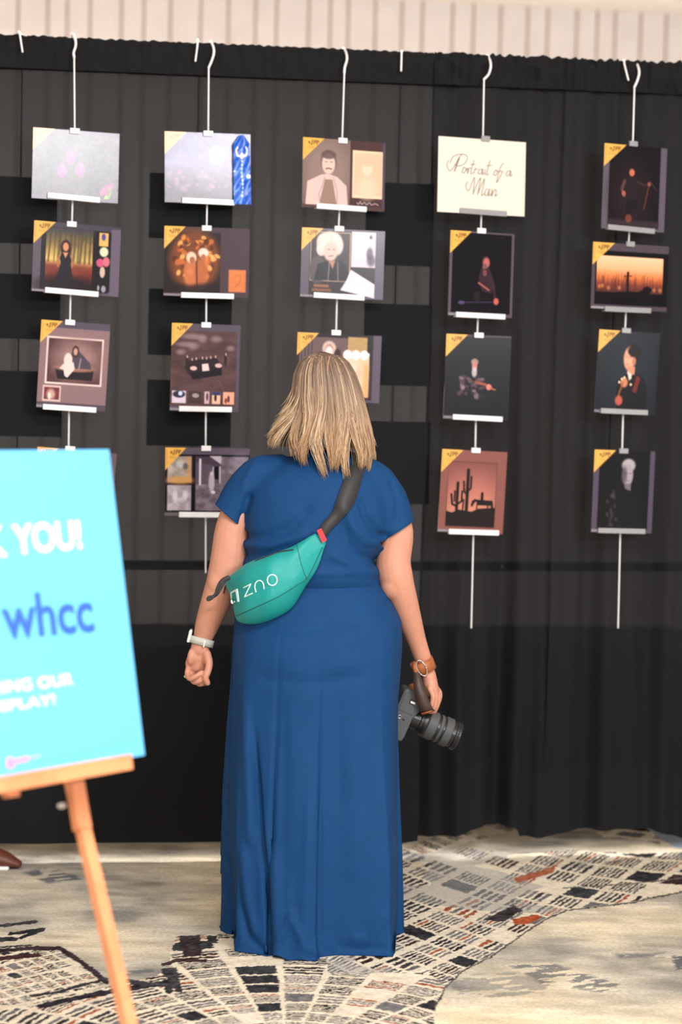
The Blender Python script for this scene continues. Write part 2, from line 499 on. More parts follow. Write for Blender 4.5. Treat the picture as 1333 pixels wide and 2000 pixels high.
def D(x, y, front=0.0):                    # point on the drape plane (front = metres towards the room)
    n = np.array([TD, -1.0, 0]) / math.hypot(TD, 1)
    return hit(x, y, np.array([0, 6.75, 0]) + n * front, n)


def DY(x): return 6.75 + TD * x


def drape_panel(px0, px1, fold_amp, freq, seed, matl, label, ruffle):
    x0, x1 = D(px0, 800)[0], D(px1, 800)[0]
    n = int((x1 - x0) / 0.007); Xs = np.linspace(x0, x1, n)
    ztop = np.array([D(proj(np.array([[x, DY(x), 2.2]]))[0][0], 98)[2] for x in Xs])
    # top line follows the cross pole
    ztop = D(0, 68)[2] + (Xs - D(0, 68)[0]) * (D(1333, 124)[2] - D(0, 68)[2]) / (D(1333, 124)[0] - D(0, 68)[0])
    hemz = np.interp(proj(np.stack([Xs, DY(Xs), Xs * 0], 1))[0], [-300, 0, 430, 780, 850, 950, 1012, 1016, 1060, 1150, 1270, 1333, 1600],
                     [D(0, 1648)[2]] * 3 + [D(780, 1647)[2], D(850, 1638)[2], D(950, 1617)[2], D(1012, 1619)[2], D(1016, 1636)[2], D(1060, 1638)[2], D(1150, 1621)[2], D(1270, 1622)[2], D(1333, 1640)[2], D(1333, 1640)[2]])
    hemz = np.maximum(hemz, 0.012)
    zs = np.concatenate([np.linspace(0, .12, 8), np.linspace(.14, .94, 40), np.linspace(.95, 1, 10)])
    root = empty('drape', (float((x0 + x1) / 2), float(DY((x0 + x1) / 2)), 0), label=label, category='curtain')

    def fold(X_, t):
        f = np.sin(X_ * freq + 2.2 * vn(X_ * 3, X_ * 0 + t * 1.1, seed)) * .6 + np.sin(X_ * freq * 2.13 + seed + t * 1.2) * .35
        f = f + (vn(X_ * freq * .35, X_ * 0 + t * 2.0, seed + 3) - .5) * 1.6
        env = .35 + .65 * vn(X_ * 1.7, X_ * 0 + t * .7, seed + 8)
        return f * env * fold_amp * (.6 + .6 * (1 - t))

    ZB = []; YB = []
    rows = []
    for t in zs:
        z = hemz + t * (ztop - hemz)
        rows.append(np.stack([Xs + .004 * np.sin(t * 9 + Xs * 8), DY(Xs) - fold(Xs, t) + (.022 if fold_amp > .02 else 0) * min(1, (1 - t) * 8), z], 1))
    A = np.array(rows)

    def surf(A, thick, name, m, **kw):
        r, c = A.shape[:2]; B = A.copy(); B[:, :, 1] += thick
        v = np.concatenate([A.reshape(-1, 3)]); id_ = np.arange(r * c).reshape(r, c)
        q = np.stack([id_[:-1, :-1], id_[:-1, 1:], id_[1:, 1:], id_[1:, :-1]], -1).reshape(-1, 4)
        mb = (v, [tuple(k) for k in q.tolist()])
        o = mk(name, mb, m, parent=root, **kw)
        return o
    surf(A[4:54], .0, 'sheer_cloth', matl)
    # hem: doubled cloth at the floor
    surf(A[:6] - np.array([0, .004, 0]), .0, 'hem', M_BLACK)
    # header pocket round the pole, gathered
    hr = []
    H = .105
    rp = .026
    for k in range(26):
        a = k / 25.
        s1 = a * (2 * math.pi + 5.0)
        if a < .30:      # front skirt going up
            z = ztop - H + (H - .03) * a / .30; yo = -rp * (.55 + .45 * a / .3)
        elif a < .70:    # over the pole
            th = (a - .30) / .40 * math.pi; z = ztop - .03 + .03 * np.sin(th); yo = -rp * np.cos(th)
        else:
            z = ztop - .03 - (H - .03) * (a - .70) / .30; yo = rp * (1 - .3 * (a - .7) / .3)
        g = ruffle * (np.sin(Xs * 190 + 5 * vn(Xs * 22, Xs * 0, seed + 1) * 2) * .5 + (vn(Xs * 60, Xs * 0 + a * 6, seed + 4) - .5) * 1.5)
        dz = g * (.5 if .30 <= a < .70 else .15) + (ruffle * .5) * np.abs(np.sin(Xs * 95 + 3 * vn(Xs * 12, Xs * 0, seed)))
        yy = yo + np.sign(yo if np.isscalar(yo) else 1) * (g * .9 + (vn(Xs * 26 + a * 3, Xs * 0 + a * 5, seed + 6) - .5) * ruffle * 2.2)
        hr.append(np.stack([Xs, DY(Xs) + yy - (.006 if a < .3 else 0), z + dz * (1 if .2 < a < .8 else 0)], 1))
    surf(np.array(hr), 0, 'rod_pocket', M_BLACK)
    return root


drape_panel(-260, 836, .009, 13, 3, M_SHEER_L, 'wide black sheer drape panel behind the three left print columns and the woman', .0045)
drape_panel(832, 1088, .042, 31, 12, M_SHEER_R, 'black drape panel with gathered folds behind the script title card column', .010)
drape_panel(1084, 1620, .038, 27, 25, M_SHEER_R, 'black drape panel at the right end, behind the rightmost print column', .010)

st = empty('drape_stand', (D(-90, 1000)[0], DY(D(-90, 1000)[0]), 0), label='dark pipe frame carrying the black drapes, crossbar seen through the cloth', category='stand')
mb = MB(); a, b = D(-250, 1), D(1600, 1)
xa, xb = D(-250, 500)[0], D(1600, 500)[0]
zt0, zt1 = D(0, 68)[2], D(1333, 124)[2]; X0, X1 = D(0, 68)[0], D(1333, 124)[0]
zt = lambda x: zt0 + (x - X0) * (zt1 - zt0) / (X1 - X0) - .035
mb.tube([(xa, DY(xa), zt(xa)), (xb, DY(xb), zt(xb))], .017, 12); mk('top_pole', mb, M_PIPE, st)
mb = MB(); zc = D(640, 1109)[2]; mb.tube([(xa, DY(xa) + .095, D(0, 1109)[2] + .0), (xb, DY(xb) + .095, D(1333, 1110)[2])], .0165, 12); mk('crossbar', mb, M_PIPE, st)
for xx in (xa, xb):
    mb = MB(); mb.tube([(xx, DY(xx) + .05, .0), (xx, DY(xx) + .05, zt(xx))], .022, 12, False); mk('upright', mb, M_PIPE, st)
    mb = MB(); mb.box((xx, DY(xx) + .05, .006), (.2, .2, .006)); mk('base_plate', mb, M_PIPE, st, smooth=False)

for (ax_, bx_), l in (((-300, 560), 'low table under a black cloth behind the drape, left of the woman'), ((600, 1460), 'low table under a black cloth behind the drape, right of the woman')):
    c0_, c1_ = D(ax_, 1300), D(bx_, 1300); hw_ = (c1_[0] - c0_[0]) / 2; tc = np.array([(c0_[0] + c1_[0]) / 2, DY((c0_[0] + c1_[0]) / 2) + .86, .32])
    tx = np.array([1, TD, 0]) / math.hypot(1, TD); tY = np.array([-TD, 1, 0]) / math.hypot(1, TD)
    tb = empty('table', (tc[0], tc[1], 0), label=l, category='table', group='black clothed tables behind the drape')
    mb = MB(); mb.box(tc + [0, 0, .30], (hw_ - .02, .34, .012), [tx, tY, np.array([0, 0, 1.])]); mk('table_top', mb, M_BOARD, tb, smooth=False)
    for a in (-1, 1):
        for b in (-1, 1):
            mb = MB(); q = tc + tx * (hw_ - .1) * a + tY * .28 * b; mb.tube([(q[0], q[1], 0), (q[0], q[1], .61)], .014, 8, False); mk('leg', mb, M_PIPE, tb)
    mb = MB(); per = []
    for k in range(160):
        t = k / 160 * 4; e_ = int(t); u = (t - e_) * 2 - 1
        X_, Y_ = [(u, -1), (1, u), (-u, 1), (-1, -u)][e_]; w2 = .012 * math.sin(k * 1.3)
        per.append((X_ * (hw_ + w2), Y_ * (.36 + w2)))
    r0 = [tc + tx * a * .985 + tY * b * .985 + [0, 0, .318] for a, b in per]; r1 = [tc + tx * a + tY * b + [0, 0, .300] for a, b in per]; r2 = [tc + tx * a * 1.01 + tY * b * 1.03 + [0, 0, -.30] for a, b in per]
    mb.loft([np.array(r2), np.array(r1), np.array(r0)], caps=False); mb.add(np.array(r0), [tuple(range(160))]); mk('cloth', mb, M_BLACK, tb)

# boards hung on the far side of the drape, dark through the sheer cloth
rear = [((-60, 342), (112, 478)), ((-62, 532), (118, 664)), ((-64, 722), (121, 854)), ((292, 337), (454, 470)), ((290, 563), (452, 697)), ((287, 741), (451, 873)),
        ((716, 355), (845, 521)), ((712, 592), (841, 755)), ((716, 822), (838, 985))]
rl = ['behind the drape at the left edge, topmost of the column', 'behind the drape at the left edge, second of its column', 'behind the drape at the left edge, just over the blue sign',
      'behind the drape in back of the blue ribbon print', 'behind the drape in back of the brown floral portrait print', 'behind the drape under the sepia car print',
      'behind the drape to the right of the moustached man print', 'behind the drape to the right of the white-haired woman print', "behind the drape to the right of the woman's hair"]
for (a, b), l in zip(rear, rl):
    p0 = D(a[0], a[1], -.085); p1 = D(b[0], b[1], -.085)
    c = (p0 + p1) / 2; ax = np.array([[1, TD, 0], [-TD, 1, 0], [0, 0, 1.0]]); ax[:2] /= math.hypot(1, TD)
    mb = MB(); mb.box(c, (abs(p1[0] - p0[0]) / 2, .004, abs(p1[2] - p0[2]) / 2), ax)
    mk('display_board', mb, M_BOARD, smooth=False, label='dark board ' + l, category='board', group='boards behind the drape')
for px_, pt, ptip, hang, l in [(38, 66, (44, 101), 26, 'at the upper left corner, tip leaning right'), (387, 82, (382, 119), 371, 'just left of the ribbon print hanger'),
                               (785, 104, (784, 138), 778, 'between the third hanger and the script card'), (1219, 122, (1228, 156), 1300, 'just left of the rightmost hanger')]:
    t = D(px_, pt - 1, .0); f1 = D(px_ + (ptip[0] - px_) * .15, pt + 3, .045); f2 = D(ptip[0], ptip[1], .052)
    bk = t + np.array([0, .05, -.03])
    path = smoothpath([bk + [0, .015, -1.35], bk + [0, .015, -.3], bk + [0, .005, 0], t + np.array([0, .02, .0]), t + np.array([0, -.02, .002]), f1, f2], 40)
    mb = MB(); mb.tube(path, .0032, 8)
    mk('hanger_hook', mb, M_WHITE, label='white wire hook end over the drape top, ' + l, category='hook', group='hook ends of the rear hangers')


# =================================================================== painting prints
class Canvas:
    def __init__(s, w, h, bg):
        s.w, s.h = w, h; s.y, s.x = np.mgrid[0:h, 0:w].astype(float); s.x = (s.x + .5) / w * 100; s.y = (s.y + .5) / h * 100
        s.c = np.empty((h, w, 3)); s.c[:] = bg; s.px = 100. / w; s.a = w / h

    def mix(s, m, col):
        m = np.clip(m, 0, 1)[..., None]; s.c = s.c * (1 - m) + np.asarray(col, float) * m; return s

    def rect(s, x0, y0, x1, y1, col, al=1, soft=.6):
        m = np.clip((s.x - x0) / soft + .5, 0, 1) * np.clip((x1 - s.x) / soft + .5, 0, 1) * np.clip((s.y - y0) / soft + .5, 0, 1) * np.clip((y1 - s.y) / soft + .5, 0, 1)
        return s.mix(m * al, col)

    def ell(s, cx, cy, rx, ry, col, al=1, soft=.25, rot=0):
        r = math.radians(rot); dx = s.x - cx; dy = (s.y - cy) / s.a
        u = dx * math.cos(r) + dy * math.sin(r); v = -dx * math.sin(r) + dy * math.cos(r)
        d = np.hypot(u / rx, v / (ry / s.a))
        return s.mix(np.clip((1 - d) / soft + .5, 0, 1) * al, col)

    def poly(s, pts, col, al=1, soft=.9):
        sd = sdpoly(s.x, s.y / s.a, [(a, b / s.a) for a, b in pts])
        return s.mix(np.clip(-sd / soft + .5, 0, 1) * al, col)

    def line(s, pts, w, col, al=1, sm=0):
        if sm: pts = smoothpath(np.array(pts, float), sm).tolist()
        d = pldist(s.x, s.y / s.a, [(a, b / s.a) for a, b in pts])
        return s.mix(np.clip((w / 2 - d) / .6 + .5, 0, 1) * al, col)

    def vgrad(s, x0, y0, x1, y1, stops):
        t = (s.y - y0) / (y1 - y0); c = np.stack([np.interp(t, [q[0] for q in stops], [q[1][k] for q in stops]) for k in range(3)], -1)
        m = (s.x >= x0) & (s.x <= x1) & (s.y >= y0) & (s.y <= y1); s.c[m] = c[m]; return s

    def noise(s, amp, sc, seed, x0=0, y0=0, x1=100, y1=100, sy=1.):
        m = (s.x >= x0) & (s.x <= x1) & (s.y >= y0) & (s.y <= y1)
        n = (fbm(s.x / 100 * sc, s.y / 100 * sc * sy / s.a, seed) - .5)[..., None] * np.asarray(amp, float)
        s.c[m] = (s.c + n)[m]; return s

    def badge(s, k=1.0):
        bx = 42.0 / s.pw * 100; by = 45.0 / s.ph * 100
        s.poly([(-2, -2), (bx, -2), (bx, 0), (0, by), (-2, by)], (232, 175, 86))
        u = bx / 42; v = by / 45; dk = (96, 66, 28)
        s.line([(3.4 * u, 4 * v), (3.2 * u, 33 * v)], .7 * u * 1.2, (180, 130, 60))
        s.line([(11 * u, 12 * v), (13 * u, 8 * v), (14.5 * u, 12.5 * v)], 1.3 * u, dk)
        s.line([(10 * u, 9 * v), (12 * u, 7.5 * v)], 1.0 * u, dk)
        s.line([(18 * u, 5 * v), (17.6 * u, 13 * v), (15.8 * u, 14 * v)], 1.8 * u, dk)
        for o in (21.5, 27):
            s.line([(o * u, 13 * v), (o * u, 5.2 * v), ((o + 3.2) * u, 5.6 * v), ((o + 3.4) * u, 8.6 * v), (o * u, 9.4 * v)], 1.5 * u, dk)
        for i, o in enumerate((9, 12.5, 16, 19.5)):
            s.line([(o * u, 17.5 * v), ((o + 2) * u, 17.5 * v), (o * u, 21 * v), ((o + 2) * u, 21 * v)], .8 * u, (170, 122, 60), .8)
        return s

    def footer(s, col=(120, 112, 122)):
        s.rect(0, 96, 22, 100, col, .8, 1)
        for i in range(14): s.rect(1 + i * 1.4, 96.8 + (i % 3) * .4, 1.9 + i * 1.4, 98.8, (190, 185, 190), .6, .5)
        return s


LAV = (88, 80, 92)


def person_bust(c, cx, cy, r, skin, hair, coat, sh=2.4, al=1):
    a = c.a
    c.ell(cx, cy + r * 3.0 * a, r * sh, r * 2.0 * a, coat, al, .2)
    c.rect(cx - r * .45, cy + r * .4 * a, cx + r * .45, cy + r * 1.5 * a, skin, al, 1)
    c.ell(cx, cy - r * .12 * a, r * 1.02, r * 1.25 * a, hair, al, .25)
    c.ell(cx, cy + r * .12 * a, r * .78, r * 1.02 * a, skin, al, .3)


def art(name, c):
    N = c.noise
    if name == 'tulips':
        c.c[:] = (84, 82, 86); N((34, 34, 36), 9, 5); N((26, 26, 26), 40, 7)
        for x, y in ((44, 39), (34, 58), (55, 56)):
            c.ell(x, y, 4.5, 9, (196, 70, 150), .8, .7); c.ell(x + 1, y - 4, 2, 6, (214, 130, 180), .6, .8)
        for x, y, k in ((83, 82, 0), (87, 78, 0), (92, 76, 0), (86, 86, 1), (81, 86, 0)):
            c.ell(x, y, 2.2, 4, (196, 84, 140), .9, .5)
        c.line([(90, 78), (90, 88), (86, 94)], 1.6, (120, 150, 60)); c.ell(86, 93, 2.2, 3, (150, 190, 80)); c.line([(92, 84), (89, 94)], 1.4, (110, 150, 60))
        c.rect(0, 0, 100, 4, (92, 84, 98)); c.rect(0, 94.5, 100, 100, (92, 86, 96))
    elif name == 'meadow':
        c.vgrad(0, 0, 100, 100, [(0, (96, 92, 120)), (.45, (120, 116, 150)), (.6, (104, 96, 110)), (1, (62, 54, 60))])
        c.ell(61, 31, 7, 10, (120, 190, 230), .9, 1.0); N((26, 26, 30), 14, 4)
        for i in range(34):
            x, y = rng.uniform(3, 78), rng.uniform(55, 82)
            c.ell(x, y, rng.uniform(1.5, 4), rng.uniform(1.5, 3.2), [(190, 120, 160), (120, 116, 150), (150, 110, 130)][i % 3], .5, .8, rng.uniform(-40, 60))
        c.rect(0, 93, 100, 100, (86, 78, 88))
    elif name == 'moustache':
        c.c[:] = (78, 56, 56)
        c.rect(0, 0, 57, 94, (108, 88, 84)); c.ell(30, 45, 34, 50, (146, 124, 118), .9, 1.0); c.rect(57, 0, 100, 100, (76, 54, 54))
        c.poly([(4, 96), (6, 62), (22, 52), (30, 50), (42, 54), (53, 66), (55, 96)], (214, 186, 180))
        c.poly([(20, 96), (27, 58), (36, 58), (42, 96)], (150, 122, 112)); c.line([(27, 55), (20, 80), (22, 96)], 1, (170, 140, 136)); c.line([(37, 55), (42, 75), (42, 96)], 1, (170, 140, 136))
        c.ell(31, 33, 9.5, 17, (104, 84, 80), 1, .2); c.ell(31, 36, 8, 15, (216, 188, 180), 1, .25); c.ell(31, 23, 9, 6, (100, 80, 78), .9, .3)
        c.line([(28, 43), (31, 42), (34.5, 43)], 1.6, (110, 86, 82)); c.line([(27, 33), (29, 33)], 1, (120, 96, 90)); c.line([(33, 33), (35.5, 33)], 1, (120, 96, 90))
        c.rect(60, 14, 97.5, 82, (238, 206, 178)); c.rect(62, 17, 95.5, 78, (226, 186, 158)); c.ell(78, 38, 6, 11, (240, 208, 186), .9, .5); c.ell(78, 68, 12, 16, (236, 202, 180), .7, .6)
        c.ell(78, 31, 6, 5, (220, 176, 146), .7, .5)
        c.line([(66, 89), (68, 91), (70, 87), (72, 91), (75, 88), (78, 91), (81, 88), (84, 91), (88, 89), (92, 91)], .9, (190, 170, 170), 1, 60)
        c.rect(96.5, 0, 100, 100, (84, 70, 78)); c.rect(0, 95, 100, 100, (84, 64, 66))
    elif name == 'title':
        c.c[:] = (232, 222, 208)
        g = (112, 92, 84); sc = 1.1
        L = lambda p, w_=.7: c.line([(10 + (x - 10) * .87, y) if y < 50.5 and max(q[1] for q in p) < 57 else (34 + (x - 33) * .76, y) for x, y in p], w_, g, 1, 46)
        # Portrait of a
        L([(12, 31), (10, 38), (14, 45), (20, 38), (26, 26), (30, 22)]); L([(14, 35), (18, 26), (28, 22), (36, 24), (34, 33), (25, 38), (20, 36)])
        L([(20, 45), (23, 36), (26, 27)], 1.2)
        L([(31, 41), (30, 46), (33, 46), (35, 41), (32, 39), (31, 42)]); L([(35, 43), (37, 40), (37, 47), (39, 40), (41, 40)])
        L([(45, 29), (41, 46), (44, 46)]); L([(41, 35), (47, 34)]); L([(45, 46), (47, 39), (47, 41), (50, 40)])
        L([(56, 40), (52, 41), (51, 46), (54, 46), (57, 40), (56, 47), (58, 45)]); L([(60, 40), (59, 46), (61, 46)]); L([(66, 28), (62, 46), (65, 46)]); L([(62, 35), (68, 34)])
        L([(73, 41), (71, 46), (74, 47), (76, 41), (73, 40)]); L([(84, 30), (80, 36), (76, 56), (79, 50), (83, 41)]); L([(76, 42), (82, 41)])
        L([(93, 40), (89, 41), (88, 46), (91, 46), (94, 40), (93, 47), (96, 44)])
        # Man
        L([(33, 58), (30, 64), (34, 70), (38, 62), (43, 52), (41, 74)]); L([(41, 74), (46, 62), (52, 52), (48, 74)]); L([(48, 74), (54, 60), (58, 53), (54, 74), (58, 72)])
        L([(64, 66), (60, 67), (59, 74), (62, 74), (66, 66), (64, 75), (67, 72)]); L([(68, 75), (70, 66), (69, 75), (73, 67), (76, 68), (74, 75), (78, 72)])
        c.rect(0, 97.5, 100, 100, (236, 224, 210))
    elif name == 'climber':
        c.c[:] = (92, 84, 98); c.rect(9, 0, 90, 96, (18, 14, 18)); c.ell(45, 60, 30, 40, (40, 26, 30), .8, 1.0)
        c.rect(9, 88, 90, 96, (52, 40, 46), 1, 3)
        c.ell(44, 30, 5, 5, (40, 30, 26)); c.ell(45, 32, 4, 4.2, (196, 110, 84)); c.poly([(32, 42), (40, 37), (50, 37), (57, 42), (54, 58), (50, 66), (40, 66), (34, 60)], (34, 26, 30))
        c.line([(34, 42), (30, 52), (34, 60)], 4, (96, 60, 56)); c.line([(54, 42), (66, 46), (72, 44)], 3, (60, 40, 40)); c.poly([(38, 64), (56, 64), (54, 74), (46, 74), (45, 88), (37, 88)], (22, 16, 20))
        c.line([(73, 44), (70, 56), (66, 74)], 1.2, (120, 60, 50)); c.ell(42, 86, 5, 5, (120, 60, 46), .9); c.ell(33, 57, 3, 3, (170, 96, 80)); c.ell(73, 44, 2.5, 2.5, (150, 80, 70))
        c.line([(74, 40), (86, 52)], .8, (84, 60, 60))
    elif name == 'forest':
        c.c[:] = (88, 80, 92); c.rect(0, 0, 100, 10, (66, 62, 74)); c.rect(9, 8, 87, 96, (26, 20, 22))
        c.vgrad(14, 9, 68, 96, [(0, (70, 66, 60)), (.25, (132, 112, 68)), (.5, (206, 172, 98)), (.6, (150, 84, 56)), (.75, (112, 44, 36)), (1, (36, 22, 24))])
        N((50, 40, 26), 12, 4, 14, 9, 68, 96)
        for x in (20, 25, 31, 37, 43, 48, 52, 56, 60, 65):
            c.line([(x, 9), (x - 3 + rng.uniform(0, 3), 56)], rng.uniform(1.2, 3), (78, 64, 46), .75)
        c.rect(14, 60, 68, 96, (94, 38, 34), .35, 6); c.ell(40, 90, 34, 14, (26, 18, 22), .85, .8)
        c.rect(9, 8, 14.5, 96, (28, 28, 34)); c.rect(9, 8, 70, 14, (62, 60, 70), .8, 8)
        c.ell(37, 36, 6, 12, (54, 30, 28)); c.ell(37, 34, 3.2, 6, (206, 140, 104)); c.poly([(29, 45), (35, 42), (41, 42), (45, 50), (43, 58), (48, 92), (24, 92), (32, 58)], (30, 26, 34))
        c.line([(31, 45), (28, 54), (29, 62)], 2, (170, 112, 84)); c.line([(43, 46), (46, 56), (45, 62)], 2, (160, 104, 80)); c.poly([(34, 42), (40, 42), (37, 50)], (206, 140, 104))
        c.rect(72, 9, 89, 94, (24, 20, 26)); c.rect(75, 10, 85.5, 29, (226, 176, 96)); c.ell(80, 16, 2.5, 5, (80, 70, 150)); c.ell(81, 37, 5, 7, (206, 212, 180)); c.ell(77, 53, 4.5, 6, (196, 84, 120)); c.ell(84, 51, 4, 7, (206, 110, 120))
        c.ell(80, 66, 3, 8, (206, 176, 160)); c.ell(82, 90, 2.6, 5, (150, 144, 160)); c.ell(76, 89, 1.2, 4, (160, 156, 160)); c.rect(89, 4, 100, 100, (100, 90, 106)); c.footer()
    elif name == 'autumn':
        c.c[:] = (66, 52, 56); c.rect(0, 8, 66, 95, (34, 24, 22)); c.ell(36, 48, 30, 44, (122, 66, 36), .9, .3)
        for i in range(70):
            t = rng.uniform(0, 6.28); r = rng.uniform(.45, 1)
            c.ell(36 + 28 * r * math.cos(t), 44 + 36 * r * math.sin(t) * .9, rng.uniform(1.5, 3.8), rng.uniform(2, 5), [(196, 104, 48), (222, 140, 64), (130, 64, 32), (74, 38, 24), (240, 176, 100)][i % 5], .85, .5, rng.uniform(0, 180))
        c.ell(32, 66, 9, 22, (196, 116, 72), .9, .4); c.ell(44, 66, 8, 22, (178, 100, 62), .9, .4); c.ell(32, 44, 6, 8, (236, 200, 176), .95, .4); c.ell(46, 37, 6, 7, (244, 214, 200), .95, .4)
        c.ell(33, 48, 3, 5, (160, 96, 66)); c.ell(46, 44, 3, 5, (170, 104, 70)); c.line([(38, 50), (39, 84)], 2, (96, 50, 30))
        c.poly([(0, 80), (30, 84), (66, 78), (66, 96), (0, 96)], (32, 22, 22), .8, 5)
        c.rect(66, 6, 100, 100, (68, 54, 62)); c.rect(76, 60, 96, 92, (206, 118, 68)); N((20, 16, 10), 20, 3, 76, 60, 96, 92); c.line([(82, 70), (90, 68), (88, 80), (84, 84)], .8, (150, 84, 50), .7, 20); c.footer()
    elif name == 'oldwoman':
        c.c[:] = (88, 80, 94); c.rect(10, 3, 89, 97, (44, 36, 40)); c.rect(11, 5, 59, 76, (196, 168, 140)); c.rect(11.8, 6, 58, 75, (52, 44, 46))
        c.ell(20, 60, 10, 20, (78, 70, 70)); c.poly([(16, 75), (20, 52), (32, 46), (50, 46), (58, 62), (58, 75)], (28, 26, 30)); c.line([(34, 48), (33, 75)], 1, (130, 120, 110)); c.line([(44, 48), (45, 75)], 1, (130, 120, 110))
        for x, y, rx, ry in ((26, 20, 8, 13), (35, 14, 12, 10), (43, 24, 7, 14), (24, 30, 6, 10)): c.ell(x, y, rx, ry, (226, 204, 196), .95, .3)
        c.ell(35, 33, 8.5, 14, (210, 180, 170), 1, .3); c.line([(32, 30), (34, 30)], 1, (110, 90, 90)); c.line([(38, 30), (40, 30)], 1, (110, 90, 90)); c.line([(33, 40), (38, 39)], 1.1, (120, 84, 84))
        c.poly([(33, 46), (41, 46), (38, 58)], (170, 120, 104))
        c.rect(60, 3, 89, 54, (206, 196, 210)); c.ell(72, 22, 9, 16, (240, 234, 244), .9, .5); c.ell(82, 34, 4, 9, (90, 84, 96), .9, .6); c.ell(84, 44, 5, 8, (70, 64, 78), .8, .7); c.ell(83, 10, 2, 3, (96, 90, 104))
        c.poly([(60, 58), (89, 78), (89, 98), (48, 88), (55, 74)], (222, 214, 226)); c.line([(60, 74), (86, 86)], .7, (180, 170, 186)); c.line([(64, 64), (56, 84)], .7, (190, 180, 196))
        c.rect(16, 81, 34, 85, (150, 96, 66), .9, 1); c.rect(14, 87, 37, 91, (140, 90, 62), .8, 1); c.footer()
    elif name == 'seated':
        c.c[:] = (92, 80, 92); c.rect(4, 2, 96, 96, (17, 14, 20))
        c.ell(56, 35, 6, 7, (60, 34, 38)); c.ell(57, 36, 5, 6, (196, 106, 104), .9, .4); c.ell(55, 42, 4, 5, (120, 84, 84)); c.poly([(48, 44), (62, 42), (72, 62), (66, 72), (52, 70), (46, 56)], (50, 34, 42))
        c.ell(55, 48, 3, 4, (120, 70, 72)); c.line([(46, 60), (58, 66), (62, 68)], 2.5, (170, 92, 86)); c.line([(62, 52), (70, 66), (72, 78)], 3, (66, 36, 42)); c.ell(74, 81, 4, 4, (196, 96, 88)); c.ell(44, 76, 5, 6, (34, 26, 34)); c.line([(16, 84), (70, 82)], 2, (52, 44, 72)); c.ell(20, 84, 5, 2, (84, 70, 110))
        c.footer()
    elif name == 'fiddler':
        c.c[:] = (17, 17, 21); c.rect(0, 0, 100, 2, (70, 64, 72))
        c.ell(45, 32, 5.5, 4, (150, 124, 116)); c.ell(45, 37, 4, 6, (196, 124, 116)); c.ell(45, 44, 4, 6, (196, 186, 190), .9, .5)
        for i in range(26):
            c.ell(rng.uniform(24, 58), rng.uniform(50, 72), rng.uniform(2, 4), rng.uniform(1.5, 5), [(150, 120, 136), (96, 66, 76), (110, 84, 96), (44, 34, 42)][i % 4], .75, .6, rng.uniform(0, 180))
        c.line([(48, 56), (62, 58), (72, 62)], 4, (150, 78, 58)); c.ell(68, 61, 4, 3.5, (220, 130, 116)); c.line([(70, 62), (78, 64)], 2, (170, 96, 70)); c.line([(28, 48), (50, 58)], 1, (110, 80, 70)); c.footer()
    elif name == 'sunset':
        c.c[:] = (78, 68, 78); c.rect(4, 12, 100, 93, (14, 10, 12))
        c.vgrad(6, 20, 93, 74, [(0, (250, 196, 158)), (.35, (244, 170, 124)), (.6, (206, 112, 62)), (.78, (130, 62, 52)), (1, (72, 42, 40))])
        for i in range(50):
            x = rng.uniform(6, 93); c.line([(x, rng.uniform(44, 60)), (x + rng.uniform(-1, 1), 76)], .8, (70, 34, 30), .5)
        for x, y in ((10, 66), (14, 65), (22, 68), (36, 67), (72, 68), (82, 68), (90, 68)): c.ell(x, y, 2, 3, (206, 130, 80), .7, .8)
        c.line([(47, 46), (47.5, 78)], 3, (32, 14, 16)); c.line([(42, 49), (52, 48)], 1.4, (60, 24, 20)); c.ell(47, 44, 1.6, 2.6, (30, 14, 16))
        c.poly([(6, 75), (30, 74), (46, 72), (60, 72), (72, 66), (76, 74), (93, 75), (93, 93), (6, 93)], (14, 10, 12)); c.ell(73, 68, 6, 5, (20, 12, 16)); c.rect(0, 93, 100, 100, (78, 66, 76)); c.footer((150, 146, 150))
    elif name == 'youth':
        c.c[:] = (14, 18, 24); c.ell(55, 45, 50, 60, (30, 38, 46), .8, 1.2)
        c.poly([(36, 96), (34, 70), (38, 58), (50, 50), (62, 48), (78, 56), (84, 70), (86, 96)], (13, 11, 15)); c.ell(56, 27, 13, 12, (24, 18, 18)); c.ell(52, 33, 9, 14, (226, 160, 130), 1, .25); c.rect(50, 42, 62, 52, (206, 136, 106), 1, 1)
        c.ell(60, 36, 3, 5, (186, 116, 90)); c.ell(60, 24, 11, 7, (26, 18, 18)); c.line([(47, 31), (50, 31)], 1, (70, 44, 40)); c.line([(53, 31), (56, 31)], 1, (70, 44, 40)); c.line([(47, 40), (52, 40)], 1, (170, 84, 76))
        c.poly([(50, 48), (58, 52), (54, 60)], (226, 214, 206)); c.poly([(66, 52), (72, 56), (66, 74), (60, 72)], (120, 36, 30), .9); c.ell(46, 62, 6, 6, (206, 130, 96), .95, .4); c.line([(44, 62), (38, 78), (40, 84)], 2, (150, 80, 40)); c.ell(39, 84, 6, 6, (186, 90, 70), .95, .4)
        for x, y in ((38, 62), (46, 56), (56, 56), (42, 58), (57, 64)): c.ell(x, y, 1.5, 1.5, (236, 214, 170))
        c.rect(96, 0, 100, 100, (20, 24, 30)); c.footer()
    elif name == 'cactus':
        c.c[:] = (134, 82, 74); c.rect(11, 14, 86, 93, (96, 56, 54)); c.vgrad(12, 15, 85, 92, [(0, (140, 84, 78)), (.5, (186, 116, 100)), (.8, (206, 134, 110)), (1, (120, 70, 60))])
        m = np.clip(np.hypot((c.x - 48) / 50, (c.y - 60) / 55) - .45, 0, 1) * ((c.x > 12) & (c.x < 85) & (c.y > 15) & (c.y < 92)); c.mix(m * .6, (92, 52, 56))
        bk = (24, 16, 16)
        c.poly([(11, 74), (20, 76), (30, 72), (50, 74), (60, 70), (86, 68), (86, 92), (11, 92)], bk)
